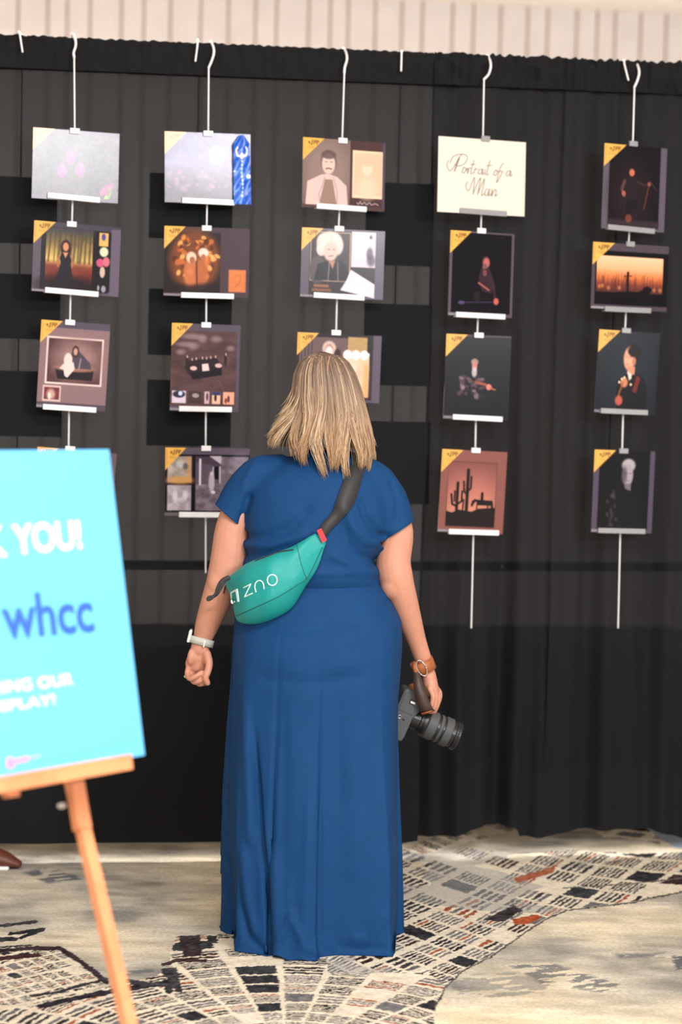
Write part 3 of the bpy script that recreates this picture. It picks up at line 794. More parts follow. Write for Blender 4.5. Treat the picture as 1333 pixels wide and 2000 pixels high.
        c.line([(42, 24), (42, 76)], 5, bk); c.line([(36, 38), (37, 50), (42, 54)], 3, bk); c.line([(47, 32), (47, 46), (42, 50)], 3, bk)
        c.line([(27, 40), (27, 76)], 4.5, bk); c.line([(18, 54), (20, 66), (27, 68)], 3.2, bk); c.line([(34, 50), (34, 62), (27, 66)], 3, bk); c.line([(23, 50), (23, 62)], 2.5, bk); c.line([(37, 60), (36, 76)], 2.5, bk)
        c.line([(50, 66), (54, 60), (58, 61), (80, 61), (82, 74)], 3.6, bk); c.poly([(56, 59), (80, 60), (80, 66), (58, 66)], bk); c.line([(58, 64), (57, 76)], 1.8, bk); c.line([(74, 64), (75, 76)], 1.8, bk); c.line([(51, 61), (50, 67)], 2.4, bk); c.line([(65, 54), (65, 60)], 4.4, bk); c.ell(65, 52, 2.2, 2.4, bk)
        c.footer()
    elif name == 'monoman':
        c.c[:] = (80, 70, 86); c.rect(9, 0, 92, 96, (10, 9, 12))
        c.ell(57, 18, 11, 8, (170, 160, 164), 1, .3); c.ell(56, 30, 9, 13, (160, 148, 158), 1, .3); c.ell(50, 30, 5, 10, (60, 54, 60), .7, .8); c.rect(52, 40, 62, 50, (110, 100, 108), 1, 2); c.line([(52, 28), (55, 28)], 1, (40, 36, 40)); c.line([(59, 28), (62, 28)], 1, (40, 36, 40)); c.line([(54, 37), (60, 37)], 1, (80, 70, 76))
        c.poly([(24, 96), (26, 62), (38, 50), (52, 46), (66, 50), (80, 62), (84, 96)], (18, 16, 20))
        for i in range(16): c.ell(rng.uniform(24, 42), rng.uniform(50, 92), 2, 2.5, (70, 64, 66), .6, .7)
        c.footer()
    elif name == 'bench':
        c.c[:] = (136, 108, 112); c.rect(0, 0, 100, 8, (84, 76, 90)); c.rect(0, 93, 100, 100, (82, 70, 84))
        c.rect(10, 18, 92, 72, (230, 206, 202)); c.rect(12.5, 20, 89.5, 70, (84, 58, 60)); c.ell(55, 42, 32, 22, (156, 122, 120), .9, 1.0)
        N((30, 24, 24), 8, 6, 12.5, 20, 89.5, 70)
        c.poly([(24, 54), (80, 54), (78, 66), (28, 66)], (38, 34, 38)); c.ell(52, 53, 30, 4, (150, 108, 96), 1, .4)
        c.poly([(46, 36), (52, 28), (58, 34), (74, 46), (76, 53), (42, 53)], (78, 70, 80)); c.ell(52, 34, 5, 7, (70, 50, 48)); c.ell(52, 34, 2.8, 4, (196, 150, 140))
        c.ell(42, 44, 6, 8, (236, 206, 200)); c.poly([(36, 48), (50, 46), (52, 54), (42, 64), (38, 62), (36, 55), (30, 54)], (236, 206, 200)); c.line([(60, 42), (58, 53)], 2, (150, 130, 140))
        c.rect(8, 74, 34, 92, (214, 186, 178)); c.rect(10, 76, 32, 90, (112, 54, 60)); c.ell(20, 84, 6, 6, (206, 170, 160), .9, .7); c.ell(18, 86, 2, 4, (236, 220, 206)); c.footer()
    elif name == 'carband':
        c.c[:] = (80, 58, 58); N((44, 34, 36), 5, 8, sy=2); c.rect(0, 0, 100, 8, (84, 74, 88)); c.rect(95, 0, 100, 100, (84, 74, 88)); c.rect(0, 94, 100, 100, (80, 70, 84))
        for x, y, rx, ry in ((30, 15, 16, 3), (45, 17, 6, 4), (65, 17, 8, 3.5), (20, 24, 12, 3), (32, 26, 7, 4), (86, 27, 6, 3), (14, 33, 6, 3)): c.ell(x, y, rx, ry, (150, 126, 132), .7, 1.0)
        c.poly([(20, 50), (26, 42), (66, 38), (72, 46), (74, 56), (32, 62), (26, 58)], (40, 28, 32)); c.poly([(28, 56), (74, 50), (74, 58), (32, 64)], (26, 22, 26)); c.ell(33, 51, 5, 2.4, (214, 180, 178)); c.ell(69, 47, 5, 2.4, (206, 172, 170)); c.poly([(45, 46), (54, 45), (56, 53), (46, 54)], (228, 200, 196))
        for x, y, h in ((23, 37, 11), (30, 40, 8), (36, 39, 8), (45, 38, 6), (51, 38, 6), (57, 37, 6), (64, 36, 7), (79, 33, 15)):
            c.ell(x, y + h / 2, 2.0, h / 2, (44, 30, 34), 1, .4); c.ell(x + .6, y + 1, 1, 1.6, (190, 156, 154))
        c.line([(70, 64), (78, 76), (90, 84)], 1.2, (110, 80, 80), .6); c.line([(62, 66), (70, 84)], 1, (104, 76, 76), .6)
        for a_, b_, cc in ((3, 23, (206, 190, 204)), (27, 46, (66, 48, 50)), (50, 57, (196, 164, 170)), (61, 73, (226, 180, 150)), (77, 93, (232, 160, 136))):
            c.rect(a_, 77, b_, 91, cc)
        c.ell(13, 81, 9, 4, (40, 44, 60)); c.ell(15, 80, 3, 2.5, (196, 206, 236)); c.ell(37, 82, 5, 2.5, (150, 140, 140)); c.rect(61, 77, 73, 81, (50, 54, 96)); c.ell(66, 84, 2, 4, (40, 30, 34)); c.ell(54, 83, 1.6, 4.5, (60, 50, 60)); c.ell(85, 85, 2, 4, (90, 50, 50)); c.ell(81, 87, 2, 3, (120, 60, 50)); c.footer()
    elif name == 'hatlady':
        c.c[:] = (84, 76, 90); c.rect(0, 0, 90, 96, (40, 34, 40)); c.rect(3, 6, 60, 96, (104, 84, 84))
        for x in (5, 9, 13, 17): c.rect(x, 6, x + 1.2, 96, (64, 56, 62))
        c.ell(38, 22, 8, 11, (206, 176, 168)); c.ell(38, 25, 5, 9, (170, 130, 124)); c.ell(38, 27, 4.4, 8, (238, 214, 214)); c.ell(48, 30, 4, 8, (60, 44, 46)); c.ell(38, 60, 16, 26, (150, 120, 116), .9, .5)
        c.rect(60, 4, 83, 38, (176, 144, 96)); N((26, 22, 14), 26, 3, 60, 4, 83, 38, 2)
        c.rect(55, 28, 86, 92, (228, 186, 150)); c.ell(66, 60, 10, 28, (240, 208, 190), .8, .9); c.rect(80, 44, 86, 92, (226, 160, 104), .8, 5)
        for x in (60, 70, 80): c.ell(x, 30, 5, 7, (240, 230, 240), 1, .3)
        c.rect(55, 27, 86, 31, (238, 226, 236)); c.ell(74, 56, 3, 9, (220, 176, 150), .8, .6); c.rect(91, 2, 100, 100, (92, 82, 96))
    elif name == 'porch':
        c.c[:] = (26, 22, 28); c.rect(0, 0, 100, 10, (92, 82, 96))
        c.rect(3, 13, 31, 51, (170, 158, 150)); N((90, 84, 84), 16, 3, 3, 13, 31, 51); c.ell(17, 48, 16, 6, (206, 150, 84), .8, .8); c.rect(26, 13, 31, 51, (206, 144, 84), .7, 4)
        c.ell(18, 24, 5, 6, (206, 206, 206), .6, .8); c.ell(24, 27, 3, 5, (80, 80, 84), .8, .7)
        c.rect(3, 55, 31, 92, (168, 158, 168)); N((90, 84, 90), 15, 4, 3, 55, 31, 92); c.ell(12, 70, 3, 8, (226, 216, 226), .7, .7); c.ell(24, 70, 3, 7, (222, 214, 222), .7, .7)
        c.rect(36, 13, 98, 92, (112, 100, 112)); N((80, 74, 80), 18, 5, 36, 13, 98, 92); c.poly([(36, 13), (52, 13), (66, 24), (66, 28), (36, 22)], (70, 60, 72)); c.poly([(52, 12), (66, 12), (66, 24)], (186, 174, 190)); c.poly([(36, 22), (66, 27), (66, 52), (36, 54)], (84, 74, 88), .85)
        c.rect(40, 16, 42.5, 55, (206, 196, 208)); c.rect(58, 27, 63, 46, (26, 22, 28)); c.rect(64, 27, 65.5, 52, (196, 186, 198)); c.rect(56, 28, 57.2, 46, (196, 186, 198)); c.ell(55, 50, 3.5, 15, (186, 174, 186), .9, .5); c.ell(55, 38, 1.8, 3, (196, 186, 196)); c.ell(57, 65, 2.4, 2.2, (216, 206, 216)); c.ell(88, 24, 10, 14, (150, 140, 156), .5, 1)
        c.rect(0, 93, 100, 100, (40, 36, 42)); c.rect(0, 95, 24, 100, (104, 100, 104))
    elif name == 'hiddenportrait':
        c.c[:] = (96, 80, 92); c.rect(6, 4, 92, 95, (60, 46, 50)); person_bust(c, 45, 35, 9, (206, 160, 140), (60, 40, 36), (40, 34, 44)); c.footer()
    return c


PR = [  # art, corners TL TR BR BL, clip (x,y), ledge (x0,y0,x1,y1), hardware shade, label
    ('tulips', (65, 248), (233, 262), (231, 397), (62, 387), (146, 257), (93, 381, 195, 391), 'w', 0, 'grey print with three pink tulips and glare, top of the leftmost column'),
    ('forest', (67, 430), (237, 445), (231, 580), (62, 568), (140, 439), (88, 566, 192, 575), 'w', 0, 'print of a woman in a black dress in a golden forest'),
    ('bench', (80, 624), (214, 634), (207, 804), (72, 795), (137, 631), (84, 794, 188, 801), 'w', 0, 'mauve matted portrait print of a seated woman with a child on a bench'),
    ('hiddenportrait', (70, 872), (224, 886), (222, 1012), (66, 1000), (137, 878), (84, 998, 188, 1006), 'w', 0, 'purple edged print mostly hidden behind the light blue sign'),
    ('meadow', (322, 256), (490, 263), (489, 399), (322, 395), (407, 262), (356, 391, 458, 396), 'w', 1, 'hazy lilac landscape print with a blue award ribbon on its right side'),
    ('autumn', (321, 441), (489, 447), (485, 582), (320, 577), (404, 447), (354, 576, 457, 579), 'w', 1, 'print of two figures inside an orange arch of leaves'),
    ('carband', (335, 631), (470, 635), (466, 806), (333, 801), (403, 636), (350, 798, 453, 800), 'w', 1, 'sepia print of a crew posing with an old car, five small pictures below'),
    ('porch', (322, 874), (490, 876), (485, 1008), (323, 1007), (403, 877), (350, 1005, 452, 1006), 'w', 1, 'collage print of old monochrome porch photographs, beside the blue sleeve'),
    ('moustache', (593, 267), (755, 280), (750, 413), (590, 405), (670, 276), (619, 402, 716, 409), 'w', 2, 'sepia portrait print of a man with a moustache in a pale jacket'),
    ('oldwoman', (590, 444), (753, 452), (748, 586), (587, 579), (663, 448), (613, 576, 712, 582), 'w', 2, 'portrait print of a smiling white-haired woman with paper scraps'),
    ('hatlady', (581, 649), (746, 656), (741, 788), (578, 781), (657, 651), (605, 778, 704, 784), 'w', 2, "print with a hatted figure and tan papers, partly behind the woman's head"),
    ('title', (857, 266), (1030, 278), (1023, 423), (855, 413), (949, 272), (899, 411, 990, 418), 'c', 3, 'cream card with flowing script writing'),
    ('seated', (880, 450), (1007, 457), (999, 622), (877, 615), (941, 452), (891, 614, 987, 619), 'w', 3, 'near black print of a seated figure with a reddish face, right under the script card'),
    ('fiddler', (871, 652), (998, 657), (995, 822), (868, 817), (936, 656), (885, 814, 982, 819), 'w', 3, 'black print of a bearded fiddler leaning to the right'),
    ('cactus', (862, 878), (990, 882), (984, 1045), (858, 1037), (930, 881), (877, 1038, 975, 1041), 'w', 3, 'reddish print of tall cacti and a rider on a horse in silhouette'),
    ('climber', (1183, 280), (1303, 290), (1299, 455), (1175, 445), (1238, 282), (1188, 443, 1279, 452), 'g', 4, 'dark print of a standing figure with an instrument, top of the rightmost column'),
    ('sunset', (1160, 472), (1307, 482), (1303, 609), (1155, 602), (1232, 478), (1182, 603, 1272, 607), 'g', 4, 'wide print of an orange sunset with a tiny silhouette, arms out'),
    ('youth', (1168, 643), (1288, 651), (1282, 812), (1165, 805), (1224, 647), (1174, 802, 1266, 806), 'g', 4, 'portrait print of a dark-haired youth in black holding his hands up'),
    ('monoman', (1161, 878), (1279, 882), (1275, 1042), (1157, 1039), (1219, 882), (1169, 1036, 1261, 1038), 'g', 4, 'monochrome portrait print of a light-haired man, bottom of the rightmost column'),
]
RODS = [  # points of the rod in the picture
    [(145, 112), (146, 250), (141, 420), (137, 620), (134, 880), (131, 1150)],
    [(408, 132), (407, 258), (404, 440), (403, 630), (402, 874), (402, 1118)],
    [(673, 142), (669, 270), (662, 442), (657, 645), (651, 880), (648, 1100)],
    [(946, 155), (944, 268), (940, 448), (933, 650), (929, 876), (921, 1226)],
    [(1240, 170), (1237, 276), (1229, 472), (1222, 640), (1216, 878), (1208, 1226)]]
HOOKTOP = [(142, 69), (412, 84), (672, 97), (953, 111), (1243, 125)]
hang_l = ['leftmost white hanger rod, running down behind the light blue sign', 'second white hanger rod, ending at the woman\'s left arm', 'third white hanger rod, above the woman\'s head',
          'white hanger rod carrying the script card and the cactus print', 'rightmost white hanger rod with grey clips']
hangers = []
for i, pts_ in enumerate(RODS):
    W_ = [D(x, y, .05) for x, y in pts_]
    hx, hy = HOOKTOP[i]
    top = D(hx, hy, .0)
    s = 1
    hk = smoothpath([top + np.array([-.012, .035, -.035]), top + np.array([-.004, .02, -.004]), top + np.array([0, 0, .004]), D(hx + 5, hy + 8, .038), D(hx + 6, hy + 20, .052), D(hx + 2, hy + 34, .051)] + [W_[0]], 36)
    root = empty('print_hanger', W_[-1], label=hang_l[i], category='hanger', group='white print hangers')
    mb = MB(); mb.tube(hk, .0042, 8); mk('hook', mb, M_WHITE, root)
    mb = MB(); mb.tube(W_[:1] + W_[1:], .0028, 8); mk('rod', mb, M_WHITE, root)
    hangers.append(root)

for a_, TL, TR, BR, BL, clip, led, hw, hi, lab in PR:
    best = None
    cpx = ((TL[0] + BR[0]) / 2, (TL[1] + BR[1]) / 2)
    for yaw in np.radians(np.arange(2, 27, 1.0)):
        n = np.array([math.sin(yaw), -math.cos(yaw), 0]); p = D(cpx[0], cpx[1], .085)
        Q = [hit(*q, p, n) for q in (TL, TR, BR, BL)]
        h_ = np.array([math.cos(yaw), math.sin(yaw), 0]); up = np.array([0, 0, 1.0])
        an = lambda v: math.atan2(v @ up, v @ h_)
        e = abs(an(Q[1] - Q[0]) - an(Q[2] - Q[3])) + abs(an(Q[1] - Q[0]) - an(Q[0] - Q[3]) + math.pi / 2) * .5 + abs(yaw - .2) * .06
        if best is None or e < best[0]: best = (e, yaw, n, h_, Q)
    e, yaw, n, h_, Q = best
    if a_ in ('tulips', 'title', 'meadow', 'climber', 'seated'):
        yaw = math.radians({'tulips': 20.5, 'title': 25, 'meadow': 16.5, 'climber': 24, 'seated': 24}[a_]); n = np.array([math.sin(yaw), -math.cos(yaw), 0]); Q = [hit(*q, p, n) for q in (TL, TR, BR, BL)]
    wid = (np.linalg.norm(Q[1] - Q[0]) + np.linalg.norm(Q[2] - Q[3])) / 2; hei = (np.linalg.norm(Q[3] - Q[0]) + np.linalg.norm(Q[2] - Q[1])) / 2
    ax = (Q[1] - Q[0]) / np.linalg.norm(Q[1] - Q[0]) + (Q[2] - Q[3]) / np.linalg.norm(Q[2] - Q[3]); ax /= np.linalg.norm(ax)
    ay = np.cross(ax, n); ay /= np.linalg.norm(ay)      # points down or up
    if ay[2] > 0: ay = -ay
    ctr = sum(Q) / 4; o0 = ctr - ax * wid / 2 - ay * hei / 2
    pw, ph = TR[0] - TL[0], BL[1] - TL[1]
    nw, nh = int(pw * 1.25), int(ph * 1.25)
    c = Canvas(nw, nh, (20, 20, 20)); c.pw, c.ph = pw, ph
    art(a_, c)
    if a_ != 'title': c.badge()
    gx, gy = np.meshgrid(np.linspace(0, wid, nw), np.linspace(0, hei, nh))
    V = o0 + gx[..., None] * ax + gy[..., None] * ay
    V = V.reshape(-1, 3); id_ = np.arange(nw * nh).reshape(nh, nw)
    Fq = np.stack([id_[:-1, :-1], id_[1:, :-1], id_[1:, 1:], id_[:-1, 1:]], -1).reshape(-1, 4).tolist()
    k = len(V); cor = [o0 + ax * wid * s + ay * hei * t for s, t in ((0, 0), (1, 0), (1, 1), (0, 1))]
    bk = [q - n * .004 for q in cor]
    V2 = np.concatenate([V, cor, bk]); Fq = [tuple(q) for q in Fq] + [(k + 4, k + 5, k + 6, k + 7)]
    for s in range(4): Fq.append((k + s, k + (s + 1) % 4, k + 4 + (s + 1) % 4, k + 4 + s))
    CC = np.concatenate([lin(np.clip(c.c, 0, 255)).reshape(-1, 3), np.full((8, 3), .18)])
    mk('title_card' if a_ == 'title' else 'photo_print', (V2, Fq), M_PRINT, smooth=False, col=CC, label=lab, category='card' if a_ == 'title' else 'photograph',
       **({} if a_ == 'title' else dict(group='competition prints on the hangers')))
    # hardware of the hanger holding this print
    hm = M_GREYCLIP if hw == 'g' or hw == 'c' else M_WHITE
    pc = hit(clip[0], clip[1], ctr + n * .004, n)
    pc = pc - ay * .002
    mb = MB(); mb.box(pc, (.0155, .0085, .004), [ax, ay, n])
    rodp = D(clip[0], clip[1], .05); 
    mk('clip', mb, hm, hangers[hi], smooth=False, bevel=.0015)
    l0 = hit(led[0], led[1], ctr + n * .005, n); l1 = hit(led[2], led[3], ctr + n * .005, n)
    lc = (l0 + l1) / 2; lw = np.linalg.norm(l1 - l0) / 2; lx = (l1 - l0) / (2 * lw); ly = np.cross(lx, n)
    mb = MB(); mb.box(lc, (lw, .0085, .0035), [lx, ly, n]); mb.box(lc + ay * .0062 - n * .008, (lw, .0015, .010), [lx, ly, n])
    mk('ledge', mb, hm, hangers[hi], smooth=False, bevel=.001)
    if a_ == 'meadow': MEAD = (o0, ax, ay, n, wid, hei, ctr)

# blue award ribbon hung on the lilac print
o0, ax, ay, n, wid, hei, ctr = MEAD
qc = lambda x, y: hit(x, y, ctr + n * .012, n)
c = Canvas(60, 190, (24, 92, 206)); c.noise((20, 50, 70), 7, 3)
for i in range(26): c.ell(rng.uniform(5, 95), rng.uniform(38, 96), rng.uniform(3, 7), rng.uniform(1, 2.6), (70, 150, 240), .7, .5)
for sgn in (-1, 1): c.line([(50 + sgn * 8, 31), (50 + sgn * 26, 29), (50 + sgn * 32, 22), (50 + sgn * 24, 18)], 9, (226, 232, 250), 1, 20)
c.ell(50, 30, 10, 5, (230, 232, 250)); c.ell(50, 22, 7, 3, (120, 160, 240))
for y in np.arange(38, 92, 5.5): c.ell(50 + 3 * math.sin(y), y, 6, 2.2, (206, 216, 246), .9, .4)
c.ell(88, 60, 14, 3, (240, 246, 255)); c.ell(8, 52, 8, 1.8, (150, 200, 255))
gx, gy = np.meshgrid(np.linspace(0, 1, 60), np.linspace(0, 1, 190))
TLr, TRr, BLr, BRr = qc(456, 264), qc(488, 263), qc(457, 399), qc(491, 399)
V = (TLr * (1 - gx[..., None]) + TRr * gx[..., None]) * (1 - gy[..., None]) + (BLr * (1 - gx[..., None]) + BRr * gx[..., None]) * gy[..., None]
pt = np.clip((gy / .13), 0, 1); mid = (TLr + TRr) / 2 * (1 - gy[..., None]) + (BLr + BRr) / 2 * gy[..., None]
V = mid + (V - mid) * (.25 + .75 * pt[..., None]) + n * (.0035 * np.sin(gx * 9 + gy * 14) * np.sin(gy * 11))[..., None]
V = V.reshape(-1, 3); id_ = np.arange(60 * 190).reshape(190, 60)
Fq = [tuple(q) for q in np.stack([id_[:-1, :-1], id_[1:, :-1], id_[1:, 1:], id_[:-1, 1:]], -1).reshape(-1, 4).tolist()]
k = len(V); V = np.concatenate([V, V - n * .0012]); Fq += [tuple(q + k for q in f[::-1]) for f in Fq]
CR = np.concatenate([lin(np.clip(c.c, 0, 255)).reshape(-1, 3)] * 2)
mk('award_ribbon', (V, Fq), M_RIBBON, col=CR, label='shiny blue award ribbon with silver printing, hung on the lilac landscape print', category='ribbon')
#@@PART2
# =================================================================== the woman, seen from behind
WY = 5.86


def Wp(x, y, dy=0.0): return P(x, y, WY + dy)


def ringx(y, xl, xr, db, df, n=2.2, k=72, dyc=0.0):
    """horizontal section whose outline meets the two picture edges; db / df = half depth to the back / front"""
    a, b = Wp(xl, y, dyc), Wp(xr, y, dyc); c = (a + b) / 2; hw = (b[0] - a[0]) / 2
    t = np.linspace(0, 2 * math.pi, k, endpoint=False)
    cs, sn = np.cos(t), np.sin(t)
    ex = 2.0 / n
    X_ = np.sign(cs) * np.abs(cs) ** ex * hw
    Y_ = np.sign(sn) * np.abs(sn) ** ex
    Y_ = np.where(Y_ < 0, Y_ * db, Y_ * df)
    return np.stack([c[0] + X_, c[1] + Y_, c[2] + (a[2] * (1 - (cs + 1) / 2) + b[2] * (cs + 1) / 2 - c[2])], 1)


woman = empty('person', (*G(612, 1832)[:2], 0), label='woman with shoulder-length blonde hair in a long blue dress, seen from behind', category='person')

LARM = [(515, 948, .044, 0), (480, 975, .048, 0), (455, 1030, .049, -.01), (447, 1090, .052, -.015), (436, 1135, .048, -.02), (422, 1175, .043, -.01), (406, 1218, .036, .01), (396, 1247, .0275, .02), (391, 1266, .027, .02)]
RARM = [(718, 950, .044, 0), (752, 985, .047, 0), (777, 1035, .045, -.01), (769, 1095, .050, -.015), (775, 1132, .049, -.02), (787, 1165, .041, -.01), (799, 1205, .036, .015), (815, 1252, .0275, .045), (827, 1288, .0255, .065), (832, 1302, .026, .068)]


def armtube(mb, arm, k=40):
    p = smoothpath([Wp(a, b, d) for a, b, r, d in arm], k)
    r = smoothpath([[r, r, r] for a, b, r, d in arm], k)[:, 0]
    mb.tube(p, r, 20)


mb = MB()
# torso, inside the dress
T = [(1330, 462, 775, .19, .12), (1290, 466, 770, .195, .125), (1210, 475, 768, .17, .13), (1160, 486, 735, .135, .13), (1120, 490, 722, .125, .125), (1060, 496, 735, .13, .14), (1000, 496, 752, .125, .13), (955, 505, 738, .11, .11),
     (925, 535, 712, .09, .09), (905, 575, 690, .07, .07), (893, 600, 680, .058, .058)]
mb.loft([ringx(y, xl, xr, b, f_, k=40) for y, xl, xr, b, f_ in T[::-1]])
# neck and head, tipped back a little and turned to the left
mb.tube([Wp(640, 930, .0), Wp(641, 880, .0), Wp(640, 830, .015)], [.07, .058, .057], 20)
HC = Wp(641, 775, .02)
rt = lambda a: np.array([[math.cos(a), math.sin(a), 0], [-math.sin(a), math.cos(a), 0], [0, 0, 1]])
hx = rt(.25)                                    # yaw towards the left
tl = .18
hax = np.array([hx[0], hx[1] * math.cos(tl) + np.array([0, 0, 1]) * math.sin(tl), -hx[1] * math.sin(tl) + np.array([0, 0, 1]) * math.cos(tl)])
Hd = lambda x, y, z: HC + x * hax[0] + y * hax[1] + z * hax[2]
mb.ell(Hd(0, -.012, .012), (.076, .096, .098), ax=hax)
mb.ell(Hd(0, .035, -.045), (.058, .058, .078), ax=hax)      # jaw
mb.ell(Hd(0, .072, -.098), (.022, .020, .017), ax=hax)      # chin
mb.tube([Hd(0, .085, .018), Hd(0, .101, -.016), Hd(0, .108, -.030)], [.009, .012, .014], 12)   # nose
for s in (-1, 1):
    mb.ell(Hd(.034 * s, .066, -.03), (.024, .020, .022), ax=hax)       # cheek
    mb.ell(Hd(.030 * s, .078, .028), (.022, .010, .006), ax=hax)       # brow
    mb.ell(Hd(.077 * s, 0, -.010), (.010, .018, .032), ax=hax)         # ear
armtube(mb, LARM); armtube(mb, RARM)
mb.ell(Wp(429, 1138, -.035), (.036, .034, .05)); mb.ell(Wp(768, 1143, -.03), (.036, .036, .042))   # soft upper arm above the elbow
# legs and feet, under the skirt
for sx in (560, 670):
    a = Wp(sx, 1290, -.02); g = G(sx + (6 if sx < 600 else -2), 1832)
    mb.tube(smoothpath([a, a * .55 + g * .45 + [0, -.01, 0], a * .28 + g * .72 + [0, -.02, 0], np.array([g[0], g[1], .085])], 24), smoothpath([[.098] * 3, [.066] * 3, [.060] * 3, [.036] * 3], 24)[:, 0], 18)
    mb.tube([(g[0], g[1] - .035, .045), (g[0], g[1] + .06, .040), (g[0], g[1] + .15, .030)], [(.030, .036), (.028, .042), (.018, .038)], 16)
# left hand: palm towards the viewer, fingers curled up into it, thumb hanging down
mb.tube(smoothpath([Wp(391, 1262, .02), Wp(388, 1282, .02), Wp(384, 1302, .025)], 8), [(.026, .020)] * 2 + [(.031, .019)] * 3 + [(.034, .017)] * 3, 18, ref=(1, 0, 0))
mb.ell(Wp(404, 1284, .005), (.013, .016, .024)); mb.ell(Wp(374, 1284, .008), (.012, .014, .024))
lf = [[(369, 1303, .02), (366, 1316, .015), (371, 1326, -.012), (383, 1321, -.022), (394, 1313, -.016)],
      [(377, 1306, .026), (375, 1321, .022), (379, 1332, -.002), (390, 1330, -.014), (399, 1322, -.010)],
      [(386, 1308, .030), (385, 1324, .030), (388, 1335, .010), (396, 1335, -.004), (402, 1329, -.004)],
      [(394, 1306, .032), (394, 1321, .036), (396, 1332, .020), (401, 1335, .006), (405, 1330, .002)]]
for q, rr in zip(lf, (.0082, .0088, .0092, .0088)):
    mb.tube(smoothpath([Wp(*p) for p in q], 14), np.linspace(rr * 1.05, rr * .85, 14), 12)
mb.tube(smoothpath([Wp(404, 1276, .0), Wp(409, 1295, -.012), Wp(406, 1312, -.022), Wp(402, 1323, -.024), Wp(406, 1334, -.020)], 14), np.linspace(.0125, .0085, 14), 12)
# right hand: back of the hand to the right, fingers bent round the strap
mb.tube(smoothpath([Wp(831, 1298, .068), Wp(836, 1315, .07), Wp(841, 1335, .072), Wp(844, 1350, .072)], 10), [(.021, .025)] * 3 + [(.0225, .031)] * 3 + [(.022, .037)] * 4, 18, ref=(1, 0, 0))
rf = [[(840, 1345, .036), (846, 1358, .030), (845, 1372, .030), (840, 1384, .036)],
      [(844, 1344, .053), (851, 1359, .048), (850, 1376, .048), (844, 1390, .052)],
      [(848, 1343, .071), (856, 1359, .068), (854, 1377, .068), (848, 1391, .070)],
      [(850, 1341, .089), (859, 1354, .088), (857, 1370, .088), (851, 1384, .088)]]
for q, rr in zip(rf, (.0078, .0088, .009, .0088)):
    mb.tube(smoothpath([Wp(*p) for p in q], 14), np.linspace(rr * 1.1, rr * .85, 14), 12)
mb.tube(smoothpath([Wp(836, 1312, .082), Wp(838, 1332, .100), Wp(838, 1350, .108), Wp(836, 1364, .106)], 14), np.linspace(.013, .009, 14), 12)
Vb, Fb = remesh(mb, .0034, 3, .5)
mk('body', (Vb, Fb), M_SKIN, parent=woman)
for s in (-1, 1):
    m2 = MB(); m2.ell(Hd(.030 * s, .079, .012), (.012, .012, .009), 16, 10, hax); mk('eye', m2, M_EYE, parent=woman)
m2 = MB(); m2.tube([Hd(-.022, .084, -.060), Hd(0, .092, -.058), Hd(.022, .084, -.060)], [(.003, .004), (.006, .006), (.003, .004)], 10); mk('mouth', m2, M_LIP, parent=woman)

# ---- dress
mb = MB()
T = [(1146, 470, 744, .150, .15), (1136, 468, 744, .158, .155), (1122, 467, 740, .170, .165), (1100, 472, 735, .168, .17), (1060, 477, 752, .165, .175), (1030, 478, 764, .162, .165), (1000, 476, 768, .155, .15), (960, 484, 757, .143, .13),
     (930, 502, 742, .125, .11), (905, 540, 716, .100, .085), (888, 575, 700, .078, .072), (876, 597, 684, .066, .066)]
mb.loft([ringx(y, xl, xr, b, f_, k=60) for y, xl, xr, b, f_ in T[::-1]])
LS = [(545, 925, .060, 0), (510, 936, .070, 0), (480, 966, .069, 0), (462, 996, .064, -.005), (449, 1018, .062, -.01), (434, 1048, .062, -.01)]
RS = [(690, 925, .055, 0), (722, 942, .068, 0), (750, 975, .067, 0), (768, 1010, .061, -.005), (775, 1035, .058, -.01), (781, 1070, .058, -.01)]
armtube(mb, LS, 30); armtube(mb, RS, 30)
Vd, Fd = remesh(mb, .0085, 10, .5)
N = normals(Vd, Fd); qx_, qy_ = proj(Vd)
back = N[:, 1] < .25
# creases: a list of drag lines in the cloth
dsp = np.zeros(len(Vd))
for pl, w_, d_ in [([(473, 1035), (476, 1000), (486, 970)], 7, -.012), ([(480, 1052), (520, 1050), (570, 1030), (600, 1000)], 9, -.006), ([(482, 1062), (530, 1066), (600, 1045)], 8, .006),
                   ([(756, 1050), (735, 1040), (715, 1010), (706, 985)], 7, -.008), ([(752, 1062), (715, 1058), (690, 1030), (680, 1000)], 8, .006), ([(738, 1098), (700, 1085), (680, 1060), (672, 1030)], 9, -.006),
                   ([(736, 1112), (690, 1106), (650, 1085)], 8, .006), ([(470, 1082), (510, 1088), (560, 1070)], 8, -.005), ([(610, 1120), (680, 1118), (742, 1122)], 6, .005), ([(500, 900), (478, 940), (472, 1000)], 6, .004),
                   ([(765, 940), (778, 980), (776, 1020)], 6, -.005)]:
    dsp += d_ * np.exp(-(pldist(qx_, qy_, pl) / w_) ** 2) * back
dsp *= 1.5
dsp += (fbm(Vd[:, 0] * 9, Vd[:, 2] * 7 + Vd[:, 1] * 3, 44, 3) - .5) * .014
Vd = Vd + N * dsp[:, None]


